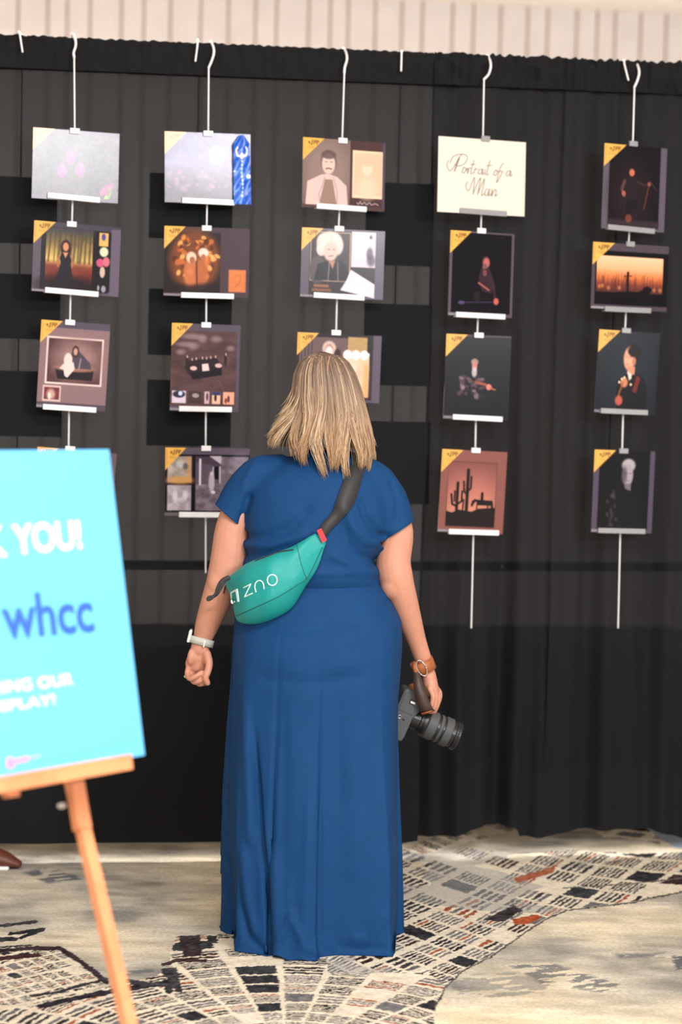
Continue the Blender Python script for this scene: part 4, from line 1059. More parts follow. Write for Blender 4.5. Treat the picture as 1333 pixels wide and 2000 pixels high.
def cut(V, Fc, c, n, hl, d):
    bm = bmesh.new(); vs = [bm.verts.new(v) for v in V]
    for f in Fc: bm.faces.new([vs[k] for k in f])
    bm.verts.ensure_lookup_table()
    D_ = V - c; s_ = D_ @ n; al = np.abs(D_ @ d); off = np.linalg.norm(D_, axis=1)
    near = (al < hl) & (s_ > -.03) & (off < .16)
    fs = [f for f in bm.faces if all(near[v.index] for v in f.verts)] if bm.verts.index_update() is None else []
    es = {e for f in fs for e in f.edges}; vv = {v for f in fs for v in f.verts}
    bmesh.ops.bisect_plane(bm, geom=list(vv) + list(es) + fs, plane_co=Vector(c), plane_no=Vector(n), clear_outer=True)
    bm.verts.index_update()
    V2 = np.array([v.co[:] for v in bm.verts]); F2 = [tuple(v.index for v in f.verts) for f in bm.faces]
    bm.free(); return V2, F2


for (pa, pb) in [((426, 988), (477, 1030)), ((802, 1021), (755, 1050))]:
    a, b = Wp(*pa, -.01), Wp(*pb, -.01); c = (a + b) / 2; d = (b - a) / np.linalg.norm(b - a)
    n_ = np.cross(d, [0, 1, 0]); n_ = n_ if n_[2] < 0 else -n_
    Vd, Fd = cut(Vd, Fd, c, n_ / np.linalg.norm(n_), np.linalg.norm(b - a) / 2 + .02, d)
Vd, Fd = cut(Vd, Fd, Wp(641, 886, 0), np.array([0, .25, .97]), .2, np.array([1.0, 0, 0]))
used = np.unique(np.concatenate([np.array(f) for f in Fd])); mp = -np.ones(len(Vd), int); mp[used] = np.arange(len(used))
Vd = Vd[used]; Fd = [tuple(mp[i] for i in f) for f in Fd]

# skirt: hem outline on the floor, blended upwards into the waist
hem_px = [(430, 1812), (431, 1818), (440, 1823), (453, 1825), (457, 1832), (459, 1858), (470, 1861), (500, 1864), (524, 1869), (531, 1866), (536, 1872), (560, 1876), (600, 1878), (620, 1877), (626, 1870), (660, 1866), (700, 1867), (768, 1870), (771, 1862), (772, 1840), (775, 1826), (788, 1824), (790, 1816)]
hem = [G(*p)[:2] for p in hem_px]
hc = np.array([G(610, 1830)[0], G(610, 1830)[1]])
x1, x0 = hem[-1][0], hem[0][0]
for t in np.linspace(0.12, math.pi - .12, 24): hem.append(np.array([(x0 + x1) / 2 + (x1 - x0) / 2 * math.cos(t), hc[1] + .03 + .22 * math.sin(t) ** .8]))
hem = np.array(hem)
KS = 320
th = np.linspace(0, 2 * math.pi, KS, endpoint=False)


def polar(poly, c, th):
    r = np.zeros(len(th)); n = len(poly)
    for i, t in enumerate(th):
        d = np.array([math.cos(t), math.sin(t)]); best_ = 0
        for j in range(n):
            a = poly[j] - c; e = poly[(j + 1) % n] - poly[j]
            den = d[0] * e[1] - d[1] * e[0]
            if abs(den) < 1e-12: continue
            tt = (a[0] * e[1] - a[1] * e[0]) / den; u = (a[0] * d[1] - a[1] * d[0]) / den
            if tt > 0 and -1e-6 <= u <= 1 + 1e-6: best_ = max(best_, tt)
        r[i] = best_
    return r


rh = polar(hem, hc, th)
SK = [(1128, 470, 743, .158, .15), (1140, 468, 747, .158, .15), (1160, 465, 758, .165, .15), (1185, 461, 772, .178, .152), (1210, 458, 783, .19, .155), (1240, 455, 785, .205, .155), (1270, 453, 785, .212, .155), (1310, 451, 782, .208, .155),
      (1370, 447, 776, .198, .155), (1440, 443, 772, .195, .155), (1520, 439, 771, .20, .16), (1600, 436, 773, .21, .17), (1700, 432, 778, .225, .19), (1820, 430, 789, .25, .22)]
sy = np.array([s[0] for s in SK], float)
rings = []
for y in np.concatenate([np.linspace(1128, 1260, 26), np.linspace(1266, 1822, 70)]):
    xl, xr, db, df = [np.interp(y, sy, [s[k] for s in SK]) for k in (1, 2, 3, 4)]
    nn = np.interp(y, [1128, 1250, 1450, 1800], [2.15, 2.3, 2.7, 3.2])
    a, b = Wp(xl, y), Wp(xr, y); c = (a + b) / 2; z = c[2]; hw = (b[0] - a[0]) / 2
    rr = 1 / (np.abs(np.cos(th) / hw) ** nn + np.abs(np.sin(th) / np.where(np.sin(th) < 0, db, df)) ** nn) ** (1 / nn)
    wgt = np.clip((y - 1150) / 672., 0, 1) ** 1.15
    ctr2 = np.array([c[0], WY]) * (1 - wgt) + hc * wgt
    R_ = rr * (1 - wgt) + rh * wgt
    X_ = ctr2[0] + R_ * np.cos(th); Y_ = ctr2[1] + R_ * np.sin(th)
    zz = z + (a[2] + (b[2] - a[2]) * (X_ - a[0]) / (b[0] - a[0]) - z) * (1 - wgt)
    rings.append(np.stack([X_, Y_, np.maximum(zz * (1 - wgt ** 8) + .004 * wgt ** 8, .004)], 1))
SV = np.concatenate(rings); NR = len(rings)
SF = []
for i in range(NR - 1):
    for j in range(KS):
        SF.append((i * KS + j, (i + 1) * KS + j, (i + 1) * KS + (j + 1) % KS, i * KS + (j + 1) % KS))
N = -normals(SV, SF)
if (N[:, 1][SV[:, 1] < WY - .1]).mean() > 0: N = -N
qx_, qy_ = proj(SV)
bk = SV[:, 1] < WY
dsp = np.zeros(len(SV))
for pl, w0, w1, d_ in [([(497, 1390), (500, 1480), (508, 1600), (520, 1720), (529, 1868)], 6, 6, -.020), ([(508, 1560), (535, 1700), (546, 1868)], 12, 10, .012), ([(625, 1480), (626, 1868)], 5, 5, -.009), ([(612, 1500), (600, 1700), (590, 1868)], 14, 18, .008),
                       ([(458, 1230), (456, 1500), (455, 1830)], 3.5, 4, -.014), ([(545, 1290), (556, 1500), (560, 1700)], 16, 20, -.006), ([(462, 1660), (468, 1760), (484, 1830), (520, 1862)], 7, 6, -.012), ([(476, 1660), (484, 1760), (500, 1820)], 8, 8, .008),
                       ([(570, 1790), (545, 1840), (540, 1866)], 8, 8, .010), ([(570, 1795), (596, 1850), (622, 1862)], 8, 8, .009), ([(768, 1560), (770, 1700), (771, 1860)], 4, 4, -.012),
                       ([(665, 1848), (700, 1856), (745, 1852)], 5, 5, -.008), ([(690, 1830), (720, 1838), (750, 1790)], 8, 8, .008), ([(700, 1330), (690, 1500), (700, 1700)], 22, 24, .006), ([(650, 1340), (660, 1560)], 24, 24, -.004), ([(480, 1300), (484, 1460), (490, 1640)], 9, 9, .010),
                       ([(470, 1225), (600, 1228), (700, 1215)], 9, 9, -.006), ([(520, 1325), (600, 1335), (700, 1322)], 14, 14, -.006), ([(600, 1150), (680, 1146), (744, 1142)], 5, 5, -.004), ([(560, 1168), (650, 1160), (750, 1160)], 6, 6, .003)]:
    rmp = np.clip((qy_ - pl[0][1]) / 130, 0, 1) ** 1.3 if abs(pl[-1][1] - pl[0][1]) > 180 else 1.0
    dsp += d_ * np.exp(-(pldist(qx_, qy_, pl) / w0) ** 2) * bk * rmp
dsp += (fbm(SV[:, 0] * 6, SV[:, 2] * 2.2, 48, 3) - .5) * .014 * np.clip((qy_ - 1160) / 200, 0, 1)
thv = np.tile(th, NR)
dsp += np.where(~bk, .012 * np.sin(thv * 14) * np.clip((qy_ - 1300) / 400, 0, 1), 0)
SV = SV + N * dsp[:, None] * np.clip((1830 - qy_) / 12 + 1.0, .7, 1)[:, None]
SV[:, 2] = np.maximum(SV[:, 2], .003)
md = MB(); md.add(Vd, Fd); md.add(SV, SF)
dress = mk('dress', md, M_DRESS, parent=woman)
so = dress.modifiers.new('cloth', 'SOLIDIFY'); so.thickness = .0025; so.offset = -1
DV, DF = evalmesh(dress); DV = DV + np.array(woman['_o'])
BV = BVHTree.FromPolygons([Vector(v) for v in DV], DF)
bodyV = BVHTree.FromPolygons([Vector(v) for v in Vb], Fb)


def onto(x, y, lift=.004, tree=None, fb=5.7):
    d = ray(x, y); d = d / np.linalg.norm(d); best_ = None
    for t in ([tree] if tree else [BV, bodyV]):
        h = t.ray_cast(Vector(CAM), Vector(d))
        if h[0] is not None and (best_ is None or h[3] < best_): best_ = h[3]
    if best_ is None: return P(x, y, fb)
    return CAM + d * (best_ - lift)


# ---- hair: cap of dark ash blonde under many fine locks
HS = [(690, 618, 634, .03, .03), (697, 598, 668, .075, .075), (710, 584, 682, .098, .09), (730, 575, 694, .112, .10), (760, 571, 705, .122, .10), (790, 567, 713, .126, .10), (815, 560, 719, .128, .09), (840, 547, 726, .134, .08), (862, 538, 730, .138, .07), (885, 540, 732, .142, .06), (925, 552, 726, .142, .05)]
hy_ = np.array([h[0] for h in HS], float)
hv = lambda y, k: np.interp(y, hy_, [h[k] for h in HS])
cyw = np.interp


def hairpt(y, phi, lay):
    xl, xr = hv(y, 1), hv(y, 2)
    a, b = Wp(xl, y, .01), Wp(xr, y, .01); c = (a + b) / 2; hw = (b[0] - a[0]) / 2
    db, df = hv(y, 3), hv(y, 4)
    s, co = math.sin(phi), math.cos(phi)
    return np.array([c[0] + hw * lay * s, c[1] - (db if co > 0 else df) * lay * co, c[2] + (b[2] - a[2]) / 2 * s * lay])


hairV, hairF, hairC = [], [], []
hn = 0


def lock(pts_, r0, r1, colr):
    global hn
    n = len(pts_); rad = np.interp(np.linspace(0, 1, n), [0, .1, .7, 1], [r0 * .6, r0, r0 * .9, r1])
    v, f = tube(pts_, np.stack([rad, rad * .55], 1), 5, False)
    hairV.append(v); hairF.extend([tuple(i + hn for i in q) for q in f]); hn += len(v)
    hairC.append(np.repeat(colr, 5, axis=0))


dark = np.array([80, 63, 52.]); mid = np.array([134, 113, 97.]); gold = np.array([188, 152, 114.]); pale = np.array([220, 196, 164.])
NL = 2600
ncl = 24
clump = np.linspace(-2.35, 2.35, ncl)
ctip = []
for k in range(ncl):
    ph = clump[k]
    e = 888 + 26 * math.sin(k * 2.3) * .5
    if -.2 < ph < 1.2: e = 915 + 10 * math.sin(k * 1.9)
    if -.9 < ph <= -.2: e = 888 + 12 * math.sin(k * 2.7)
    if ph <= -.9: e = 866 + 10 * math.sin(k * 2.1)
    if ph > 1.2: e = 898 + 12 * math.sin(k)
    ctip.append(e)
part = (637, 712)
for i in range(NL):
    ph = rng.uniform(-2.3, 2.3); lay = rng.uniform(.86, 1.0) if i % 3 else rng.uniform(.97, 1.01)
    k = int(np.argmin(np.abs(clump - ph - rng.normal(0, .05)))); pc_ = clump[k] + rng.normal(0, .045)
    end = ctip[k] + rng.normal(0, 5) - (0 if rng.random() > .25 else rng.uniform(5, 50))
    y0 = 688 + rng.uniform(0, 3) ** 2 if abs(ph) < 2 else 690
    fr = rng.uniform(0, 6.28); am = rng.uniform(.01, .03)
    n = 20; pp = []
    wf = .10 + .07 * math.sin(k * 5.1)
    for t in np.linspace(0, 1, n):
        y = y0 + (end - y0) * (t ** 1.25)
        tt = np.clip((t - .45) / .55, 0, 1)
        p_ = ph * (1 - .8 * tt * tt) + pc_ * .8 * tt * tt
        p_ += am * math.sin(fr + t * 9) * t + wf * math.sin(3.5 * t * 2 + k * 1.7) * tt
        L_ = lay + .03 * math.sin(t * 5 + fr) * tt * .6 + .03 * math.sin(k * 3.1 + t * 7) * tt
        q = hairpt(y, p_, L_)
        if ph < -.8: q = q + np.array([-.024 * tt ** 3 * (1 + .5 * math.sin(k * 3)), 0, .012 * tt ** 3])
        q = q + np.array([.006, 0, 0]) * math.sin(t * 8 + k * 2.2) * tt      # flick outward at the left
        pp.append(q)
    base_ = np.clip(rng.random() * .65 + .35 * (.5 + .5 * math.sin(k * 2.9)), 0, 1)
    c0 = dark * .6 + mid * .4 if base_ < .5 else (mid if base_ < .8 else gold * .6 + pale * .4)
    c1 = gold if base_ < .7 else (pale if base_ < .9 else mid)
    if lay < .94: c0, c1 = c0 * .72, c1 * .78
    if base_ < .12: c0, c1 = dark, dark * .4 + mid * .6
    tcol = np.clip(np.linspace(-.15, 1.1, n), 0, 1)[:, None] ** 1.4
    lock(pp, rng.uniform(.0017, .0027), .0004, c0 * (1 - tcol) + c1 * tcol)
m_ = MB(); m_.tube([hairpt(y, math.radians(a), .985) for y, a in ((698, 20), (708, 12), (720, 8), (734, 6), (746, 4))], [(.004, .0015), (.006, .002), (.0065, .002), (.004, .0015), (.0015, .001)], 8)
mk('parting', m_, M_SKIN, parent=woman, label='pink scalp at the crown parting')
# cap beneath
cr_ = []
ysr = list(np.linspace(689, 872, 30))
phs = np.linspace(-2.35, 2.35, 60)
for y in ysr: cr_.append([hairpt(y, p, .90 if y > 694 else .8) for p in phs])
cr_ = np.array(cr_); r_, c_ = cr_.shape[:2]; id_ = np.arange(r_ * c_).reshape(r_, c_)
v = cr_.reshape(-1, 3); f = [tuple(q) for q in np.stack([id_[:-1, :-1], id_[:-1, 1:], id_[1:, 1:], id_[1:, :-1]], -1).reshape(-1, 4).tolist()]
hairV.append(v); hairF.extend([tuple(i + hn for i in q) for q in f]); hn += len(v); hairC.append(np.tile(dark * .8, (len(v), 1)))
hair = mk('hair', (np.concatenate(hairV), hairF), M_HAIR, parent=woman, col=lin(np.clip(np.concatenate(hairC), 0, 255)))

# ---- watch on the left wrist
wa = np.array([(Wp(415, 1258) - Wp(368, 1246))[0], 0, (Wp(415, 1258) - Wp(368, 1246))[2]]); wl = np.linalg.norm(wa) / 2; wa /= np.linalg.norm(wa)
wc = Wp(394, 1253, .02); wn = np.cross(wa, [0, 1, 0]); wn /= np.linalg.norm(wn)
rr = []
for t in np.linspace(0, 2 * math.pi, 48, endpoint=False):
    rr.append(wc + wa * .0315 * math.cos(t) + np.array([0, 1, 0]) * .0285 * math.sin(t) - wn * .004 * math.sin(t))
def band(center_pts, wdir, width, thick, cctr):
    V_, F_ = [], []
    for p in center_pts:
        o_ = p - cctr; o_ = o_ - wdir * np.dot(o_, wdir); o_ /= np.linalg.norm(o_)
        for a, b in ((-1, 0), (1, 0), (1, 1), (-1, 1)): V_.append(p + wdir * width / 2 * a + o_ * thick * b)
    n = len(center_pts)
    for i in range(n):
        for j in range(4): F_.append((i * 4 + j, i * 4 + (j + 1) % 4, ((i + 1) % n) * 4 + (j + 1) % 4, ((i + 1) % n) * 4 + j))
    return V_, F_
watch = mk('wristwatch', band(rr, wn, .021, .0045, wc), M_WATCH, parent=woman, label='pale grey watch band on the left wrist')
m2 = MB(); m2.box(wc - wa * .037 + wn * .008 * (1 if wn[2] > 0 else -1), (.0045, .018, .019), [wa, np.array([0, 1, 0]), wn]); o = mk('watch_case', m2, M_WATCHF, parent=watch, bevel=.004)
m2 = MB(); m2.box(wc + wa * .0105 - np.array([0, .0315, 0]), (.0022, .003, .0105), [wa, np.array([0, 1, 0]), wn]); mk('band_loop', m2, M_WATCHF, parent=watch, bevel=.001)
m2 = MB(); m2.ell(Wp(362, 1321, .012), (.004, .004, .005), 12, 8); mk('ring', m2, M_CHROME, parent=woman)

# =================================================================== belt bag across her back
bag = empty('belt_bag', onto(530, 1150), label='teal belt bag with a black strap, worn across her back', category='bag')
OUT = [(617, 1041), (627, 1046), (638, 1057), (633, 1074), (625, 1100), (614, 1122), (600, 1142), (588, 1162), (575, 1182), (562, 1195), (540, 1207), (510, 1218), (485, 1220), (466, 1215), (459, 1204), (454, 1180), (446, 1156), (438, 1135), (452, 1122), (478, 1102), (505, 1090), (540, 1078), (568, 1068), (590, 1056), (605, 1047)]
OUTs = smoothpath(OUT + [OUT[0]], 97)[:-1]
cb = np.array([530, 1146.])
tk = lambda x: np.interp(x, [438, 470, 520, 580, 615, 640], [.040, .062, .075, .060, .026, .010])
base_pl = lambda x, y: np.interp(x, [438, 480, 530, 600, 640], [5.785, 5.72, 5.685, 5.675, 5.672])
sh = np.array([1, .985, .955, .91, .85, .77, .67, .55, .42, .28, .14])
V_, F_ = [], []
nb = len(OUTs)
for li, s in enumerate(sh):
    for x, y in OUTs:
        xx, yy = cb + (np.array([x, y]) - cb) * s
        prof = (1 - s ** 5) ** .5
        # lower gusset folds away under a crease, top is a flatter sloping face
        cd = (yy - np.interp(xx, [460, 545, 600, 640], [1205, 1165, 1128, 1060]))
        prof *= np.where(cd > 0, 1 - .010 * cd, 1)
        top = np.clip((1130 - yy) / 60, 0, 1); prof *= 1 - .22 * top
        prof += .018 * (fbm(xx / 22, yy / 18, 66) - .5) * 4 * (1 - s)
        V_.append(P(xx, yy, base_pl(xx, yy) - tk(xx) * prof))
    if li:
        for j in range(nb): F_.append(((li - 1) * nb + j, (li - 1) * nb + (j + 1) % nb, li * nb + (j + 1) % nb, li * nb + j))
V_.append(P(cb[0], cb[1], base_pl(*cb) - tk(cb[0]) * .98)); F_ += [((len(sh) - 1) * nb + j, (len(sh) - 1) * nb + (j + 1) % nb, len(V_) - 1) for j in range(nb)]
k0 = len(V_)
for x, y in OUTs: V_.append(P(*(cb + (np.array([x, y]) - cb) * .96), base_pl(x, y) + .02))
F_ += [(j, k0 + j, k0 + (j + 1) % nb, (j + 1) % nb) for j in range(nb)]; V_.append(P(cb[0], cb[1], base_pl(*cb) + .02)); F_ += [(k0 + (j + 1) % nb, k0 + j, len(V_) - 1) for j in range(nb)]
pouch = mk('pouch', (np.array(V_), F_), M_BAG, parent=bag)
ss = pouch.modifiers.new('s', 'SUBSURF'); ss.levels = 1; ss.render_levels = 1
pv, pf = evalmesh(pouch); pv = pv + np.array(bag['_o'])
BB = BVHTree.FromPolygons([Vector(v) for v in pv], pf)


def strokes(name, lines, r, m, tree, parent, lift=0.0006, **kw):
    mm = MB()
    for ln, sm in lines:
        q = smoothpath(ln, sm) if sm else np.concatenate([np.linspace(ln[i], ln[i + 1], 8)[(1 if i else 0):] for i in range(len(ln) - 1)])
        mm.tube([onto(x, y, lift, tree, 5.62) for x, y in q], r, 8)
    return mk(name, mm, m, parent=parent, **kw)


strokes('seam', [([(580, 1064), (586, 1090), (592, 1112), (600, 1132)], 20)], .0009, M_SEAMBAG, BB, pouch)
strokes('seam', [([(462, 1203), (500, 1186), (545, 1165), (580, 1143), (602, 1126), (630, 1070)], 40)], .0013, M_SEAMBAG, BB, pouch)
strokes('zipper', [([(500, 1095), (530, 1084), (548, 1078), (572, 1074)], 20)], .0026, M_WEB, BB, pouch)
cc_ = lambda cx, cy, rx, ry, a0, a1, n=20: [(cx + rx * math.cos(math.radians(a)), cy + ry * math.sin(math.radians(a))) for a in np.linspace(a0, a1, n)]
strokes('lettering', [(cc_(532, 1133, 9.6, 10.5, 0, 360, 28), 0),
                      ([(500, 1156), (498, 1146), (500, 1138), (506, 1134), (512, 1136), (515, 1142), (516, 1150)], 26),
                      ([(476, 1148), (490, 1141)], 0), ([(490, 1141), (478, 1166)], 0), ([(478, 1166), (493, 1159)], 0)], .00185, M_LOGO, BB, pouch, label='white printed letters')
strokes('logo', [([(452, 1158), (464, 1151), (467, 1174)], 0), ([(452, 1158), (453, 1178), (459, 1175)], 0), ([(462, 1154), (465, 1174)], 0), ([(453, 1177), (457, 1176)], 0)], .0027, M_LOGO, BB, pouch)
# red tag and strap
m2 = MB()
ta, tb_ = np.array([618, 1040.]), np.array([634, 1058.])
u_ = np.array([.80, -.60])
cs_ = []
for x, y in [(619, 1036), (628, 1032), (639, 1055), (630, 1060)]: cs_.append(P(x, y, 5.655))
cs_ += [p + np.array([0, .010, 0]) for p in cs_]
mk('red_tag', (np.array(cs_), [(3, 2, 1, 0), (4, 5, 6, 7), (0, 1, 5, 4), (1, 2, 6, 5), (2, 3, 7, 6), (3, 0, 4, 7)]), M_RED, parent=bag, smooth=False, label='red tag')
# webbing strap over the right shoulder and down her front to the left end of the bag
SP = [((620, 1040), (634, 1052)), ((632, 1020), (650, 1032)), ((648, 1003), (662, 1020)), ((655, 985), (678, 1003)), ((664, 960), (692, 984)), ((673, 935), (702, 955)), ((682, 915), (711, 925)), ((688, 903), (716, 911)), ((690, 897), (718, 903))]
L_ = smoothpath([a for a, b in SP], 34); R_ = smoothpath([b for a, b in SP], 34)
sl, sr = [], []
for (a, b) in zip(L_, R_):
    m_ = onto(*((a + b) / 2), .010, BV, 5.78); pl_ = onto(*a, .008, BV, 5.78); pr_ = onto(*b, .008, BV, 5.78)
    dmin = min(m_[1], pl_[1] + .01, pr_[1] + .01)
    sl.append(P(a[0], a[1], min(pl_[1], dmin + .02))); sr.append(P(b[0], b[1], min(pr_[1], dmin + .02)))
shl = (sl[-1] + sr[-1]) / 2
fr_ = [shl + [-.005, .06, .012], shl + [-.02, .13, -.02], Wp(660, 990, .20), Wp(590, 1070, .215), Wp(520, 1120, .20), Wp(470, 1142, .13), Wp(446, 1150, .02), Wp(440, 1146, -.07)]
fp = smoothpath(fr_, 40)
for i, p in enumerate(fp):
    t = i / 39.; w_ = .019
    dirn = np.array([math.cos(.3), 0, .3]) if t < .15 else np.array([.55, 0, .83])
    if t > .8: dirn = np.array([.2, .2, .95])
    dirn = dirn / np.linalg.norm(dirn)
    if t < .1: dirn = np.array([1, 0, -.2])
    sl.append(p - dirn * w_ * (1 if t < .12 else 1)); sr.append(p + dirn * w_)
sv = np.array(sl + sr); ns_ = len(sl); sf = [(i, i + 1, ns_ + i + 1, ns_ + i) for i in range(ns_ - 1)]
stp = mk('strap', (sv, sf), M_WEB, parent=bag)
so = stp.modifiers.new('t', 'SOLIDIFY'); so.thickness = .003; so.offset = 0
# adjuster and loose ends at the left end
m2 = MB(); m2.tube(smoothpath([P(447, 1128, 5.70), P(436, 1134, 5.70), P(430, 1142, 5.70), P(425, 1154, 5.70)], 16), [(.007, .004)] * 16, 10); mk('buckle', m2, M_WEB, parent=bag)
m2 = MB(); m2.tube(smoothpath([P(428, 1140, 5.69), P(424, 1152, 5.69), P(418, 1164, 5.69), P(408, 1166, 5.69), P(406, 1172, 5.69), P(414, 1169, 5.69), P(419, 1163, 5.69)], 34), [(.0035, .0022)] * 34, 8); mk('loose_cord', m2, M_WEB, parent=bag)
m2 = MB(); m2.tube(smoothpath([P(440, 1132, 5.70), P(430, 1150, 5.70), P(424, 1160, 5.70), P(417, 1165, 5.70)], 18), [(.005, .003)] * 18, 8); mk('cord_pull', m2, M_WEB, parent=bag)

# =================================================================== camera hanging from the right wrist
CY = WY + .075
ang_ = math.radians(-22.6)
la = np.array([math.cos(ang_), .10, math.sin(ang_)]); la /= np.linalg.norm(la)
lb = np.array([math.sin(math.radians(10)), 0, math.cos(math.radians(10))]); lb = lb - la * np.dot(la, lb); lb /= np.linalg.norm(lb)
lc_ = np.cross(la, lb); lc_ = lc_ if lc_[1] < 0 else -lc_
cmr = empty('camera', P(840, 1430, CY), label='black mirrorless camera with a thick lens, hanging from her right hand', category='camera')
bc = P(789, 1394, CY)
m2 = MB()
prof_ = [(-.034, -.074), (-.034, .068), (-.028, .076), (.020, .076), (.036, .066), (.040, .045), (.030, .020), (.022, .0), (.022, -.06), (.018, -.074)]
v = [bc + la * a + lb * b + lc_ * c for c in (-.042, .042) for a, b in prof_]
npf = len(prof_); f = [tuple(range(npf))[::-1], tuple(range(npf, 2 * npf))] + [(j, (j + 1) % npf, npf + (j + 1) % npf, npf + j) for j in range(npf)]
mk('body', (np.array(v), f), M_CAM, parent=cmr, smooth=False, bevel=.004)
face = lambda a, b, h=.043: bc + la * a + lb * b + lc_ * h
m2 = MB(); m2.box(face(-.004, .038, .0425), (.024, .028, .0012), [la, lb, lc_]); mk('battery_door', m2, M_CAM, parent=cmr, smooth=False, bevel=.001)
m2 = MB(); m2.box(face(.002, .046, .0436), (.009, .007, .0012), [la, lb, lc_]); mk('door_recess', m2, M_CAMD, parent=cmr, smooth=False)
m2 = MB(); m2.box(face(.003, .045, .0452), (.007, .003, .0012), [la, lb, lc_]); mk('door_latch', m2, M_WHITE, parent=cmr, smooth=False, label='white door latch')
m2 = MB(); m2.tube([face(-.016 + .0048 * math.cos(t), -.008 + .0048 * math.sin(t), .0435) for t in np.linspace(0, 2 * math.pi, 21)], .0011, 6, False); mk('tripod_socket', m2, M_CHROME, parent=cmr)
m2 = MB(); m2.box(face(-.002, -.011, .0432), (.004, .0022, .0008), [la, lb, lc_]); mk('locating_hole', m2, M_CAMD, parent=cmr, smooth=False)
m2 = MB(); m2.box(bc + la * 0 + lb * 0 - lc_ * .052, (.020, .024, .012), [la, lb, lc_]); mk('viewfinder_hump', m2, M_CAM, parent=cmr, smooth=False, bevel=.005)


def lathe(prof2, m, name, seg=40):
    V_, F_ = [], []
    for a, r in prof2:
        for j in range(seg):
            t = 2 * math.pi * j / seg; V_.append(bc + la * a + lb * (math.cos(t) * r) + lc_ * (math.sin(t) * r))
    for i in range(len(prof2) - 1):
        for j in range(seg): F_.append((i * seg + j, i * seg + (j + 1) % seg, (i + 1) * seg + (j + 1) % seg, (i + 1) * seg + j))
    F_.append(tuple(range(seg))[::-1]); F_.append(tuple(range((len(prof2) - 1) * seg, len(prof2) * seg)))
    return mk(name, (np.array(V_), F_), m, parent=cmr, smooth=False, bevel=.0006)


lathe([(.020, .032), (.048, .032), (.050, .035), (.060, .036)], M_CAMD, 'lens_mount')
lathe([(.058, .038), (.064, .040), (.068, .041), (.072, .040)], M_CAMD, 'aperture_ring')
lathe([(.072, .041), (.074, .0425), (.098, .0425), (.100, .041)], M_RUBBER, 'zoom_ring')
lathe([(.100, .039), (.108, .039)], M_CAMD, 'lens_barrel')
lathe([(.108, .041), (.110, .042), (.116, .042), (.118, .040)], M_RUBBER, 'lens_switch_ring')
lathe([(.118, .039), (.124, .039)], M_CAMD, 'lens_barrel')
lathe([(.124, .042), (.126, .0435), (.146, .0435), (.148, .042)], M_RUBBER, 'focus_ring')
lathe([(.148, .040), (.158, .040), (.160, .043), (.164, .0435), (.166, .042), (.169, .0435), (.173, .0435), (.175, .040)], M_CAMD, 'filter_rim')
lathe([(.170, .036), (.1757, .035)], M_GLASS, 'front_glass')
for a, b in ((.040, .012), (.054, .010), (.066, .012)):
    m2 = MB(); m2.ell(bc + la * a + lb * (.030 + b * .3) + lc_ * .022, (.0028, .0028, .0028), 10, 8); mk('release_pin', m2, M_CHROME, parent=cmr)
# leather wrist strap
wd = Wp(836, 1316, .07) - Wp(824, 1286, .065); wd /= np.linalg.norm(wd); wc2 = Wp(827, 1300, .067)
e1 = np.cross(wd, [0, 1, 0]); e1 /= np.linalg.norm(e1); e2 = np.cross(wd, e1)
rr = [wc2 + e1 * .0315 * math.cos(t) + e2 * .034 * math.sin(t) for t in np.linspace(0, 2 * math.pi, 40, endpoint=False)]
mk('wrist_cuff', band(rr, wd, .034, .0035, wc2), M_LEATH, parent=cmr, label='tan leather cuff')
rc = Wp(824, 1305, .028)
m2 = MB(); m2.tube([rc + np.array([.012 * math.cos(t) - .010 * math.sin(t), .0, .022 * math.sin(t) + .004 * math.cos(t)]) for t in np.linspace(0, 2 * math.pi, 33)], .0017, 8, False); mk('metal_ring', m2, M_CHROME, parent=cmr)


def ribbon(name, pts_, widths, dirs, m, th_=.0028, parent=cmr, **kw):
    a = [p - d * w_ / 2 for p, d, w_ in zip(pts_, dirs, widths)]; b = [p + d * w_ / 2 for p, d, w_ in zip(pts_, dirs, widths)]
    n = len(a); o = mk(name, (np.array(a + b), [(i, i + 1, n + i + 1, n + i) for i in range(n - 1)]), m, parent=parent, **kw)
    s_ = o.modifiers.new('t', 'SOLIDIFY'); s_.thickness = th_; s_.offset = 0
    return o


pp = smoothpath([Wp(814, 1312, .03), Wp(817, 1335, .015), Wp(823, 1358, .010), Wp(832, 1384, .016), Wp(836, 1391, .035)], 24)
dd = [np.array([.97, .05, .24])] * 24
ribbon('strap_loop', pp, np.interp(np.linspace(0, 1, 24), [0, .3, 1], [.018, .030, .042]), dd, M_LEATHD, label='dark brown strap')
pp = smoothpath([Wp(834, 1391, .020), Wp(836, 1393, .045), Wp(832, 1386, .080), Wp(818, 1360, .085), Wp(806, 1335, .08)], 24)
ribbon('strap_lining', pp, [.033] * 8 + [.022] * 16, [np.array([.95, .0, .30])] * 24, M_LEATH, label='tan inner face of the strap')
pp = smoothpath([Wp(812, 1292, .035), Wp(811, 1304, .028), Wp(815, 1316, .03), Wp(822, 1318, .034)], 16)
ribbon('strap_end', pp, [.012] * 16, [np.array([.98, 0, .2])] * 16, M_LEATH, label='tan strap end')

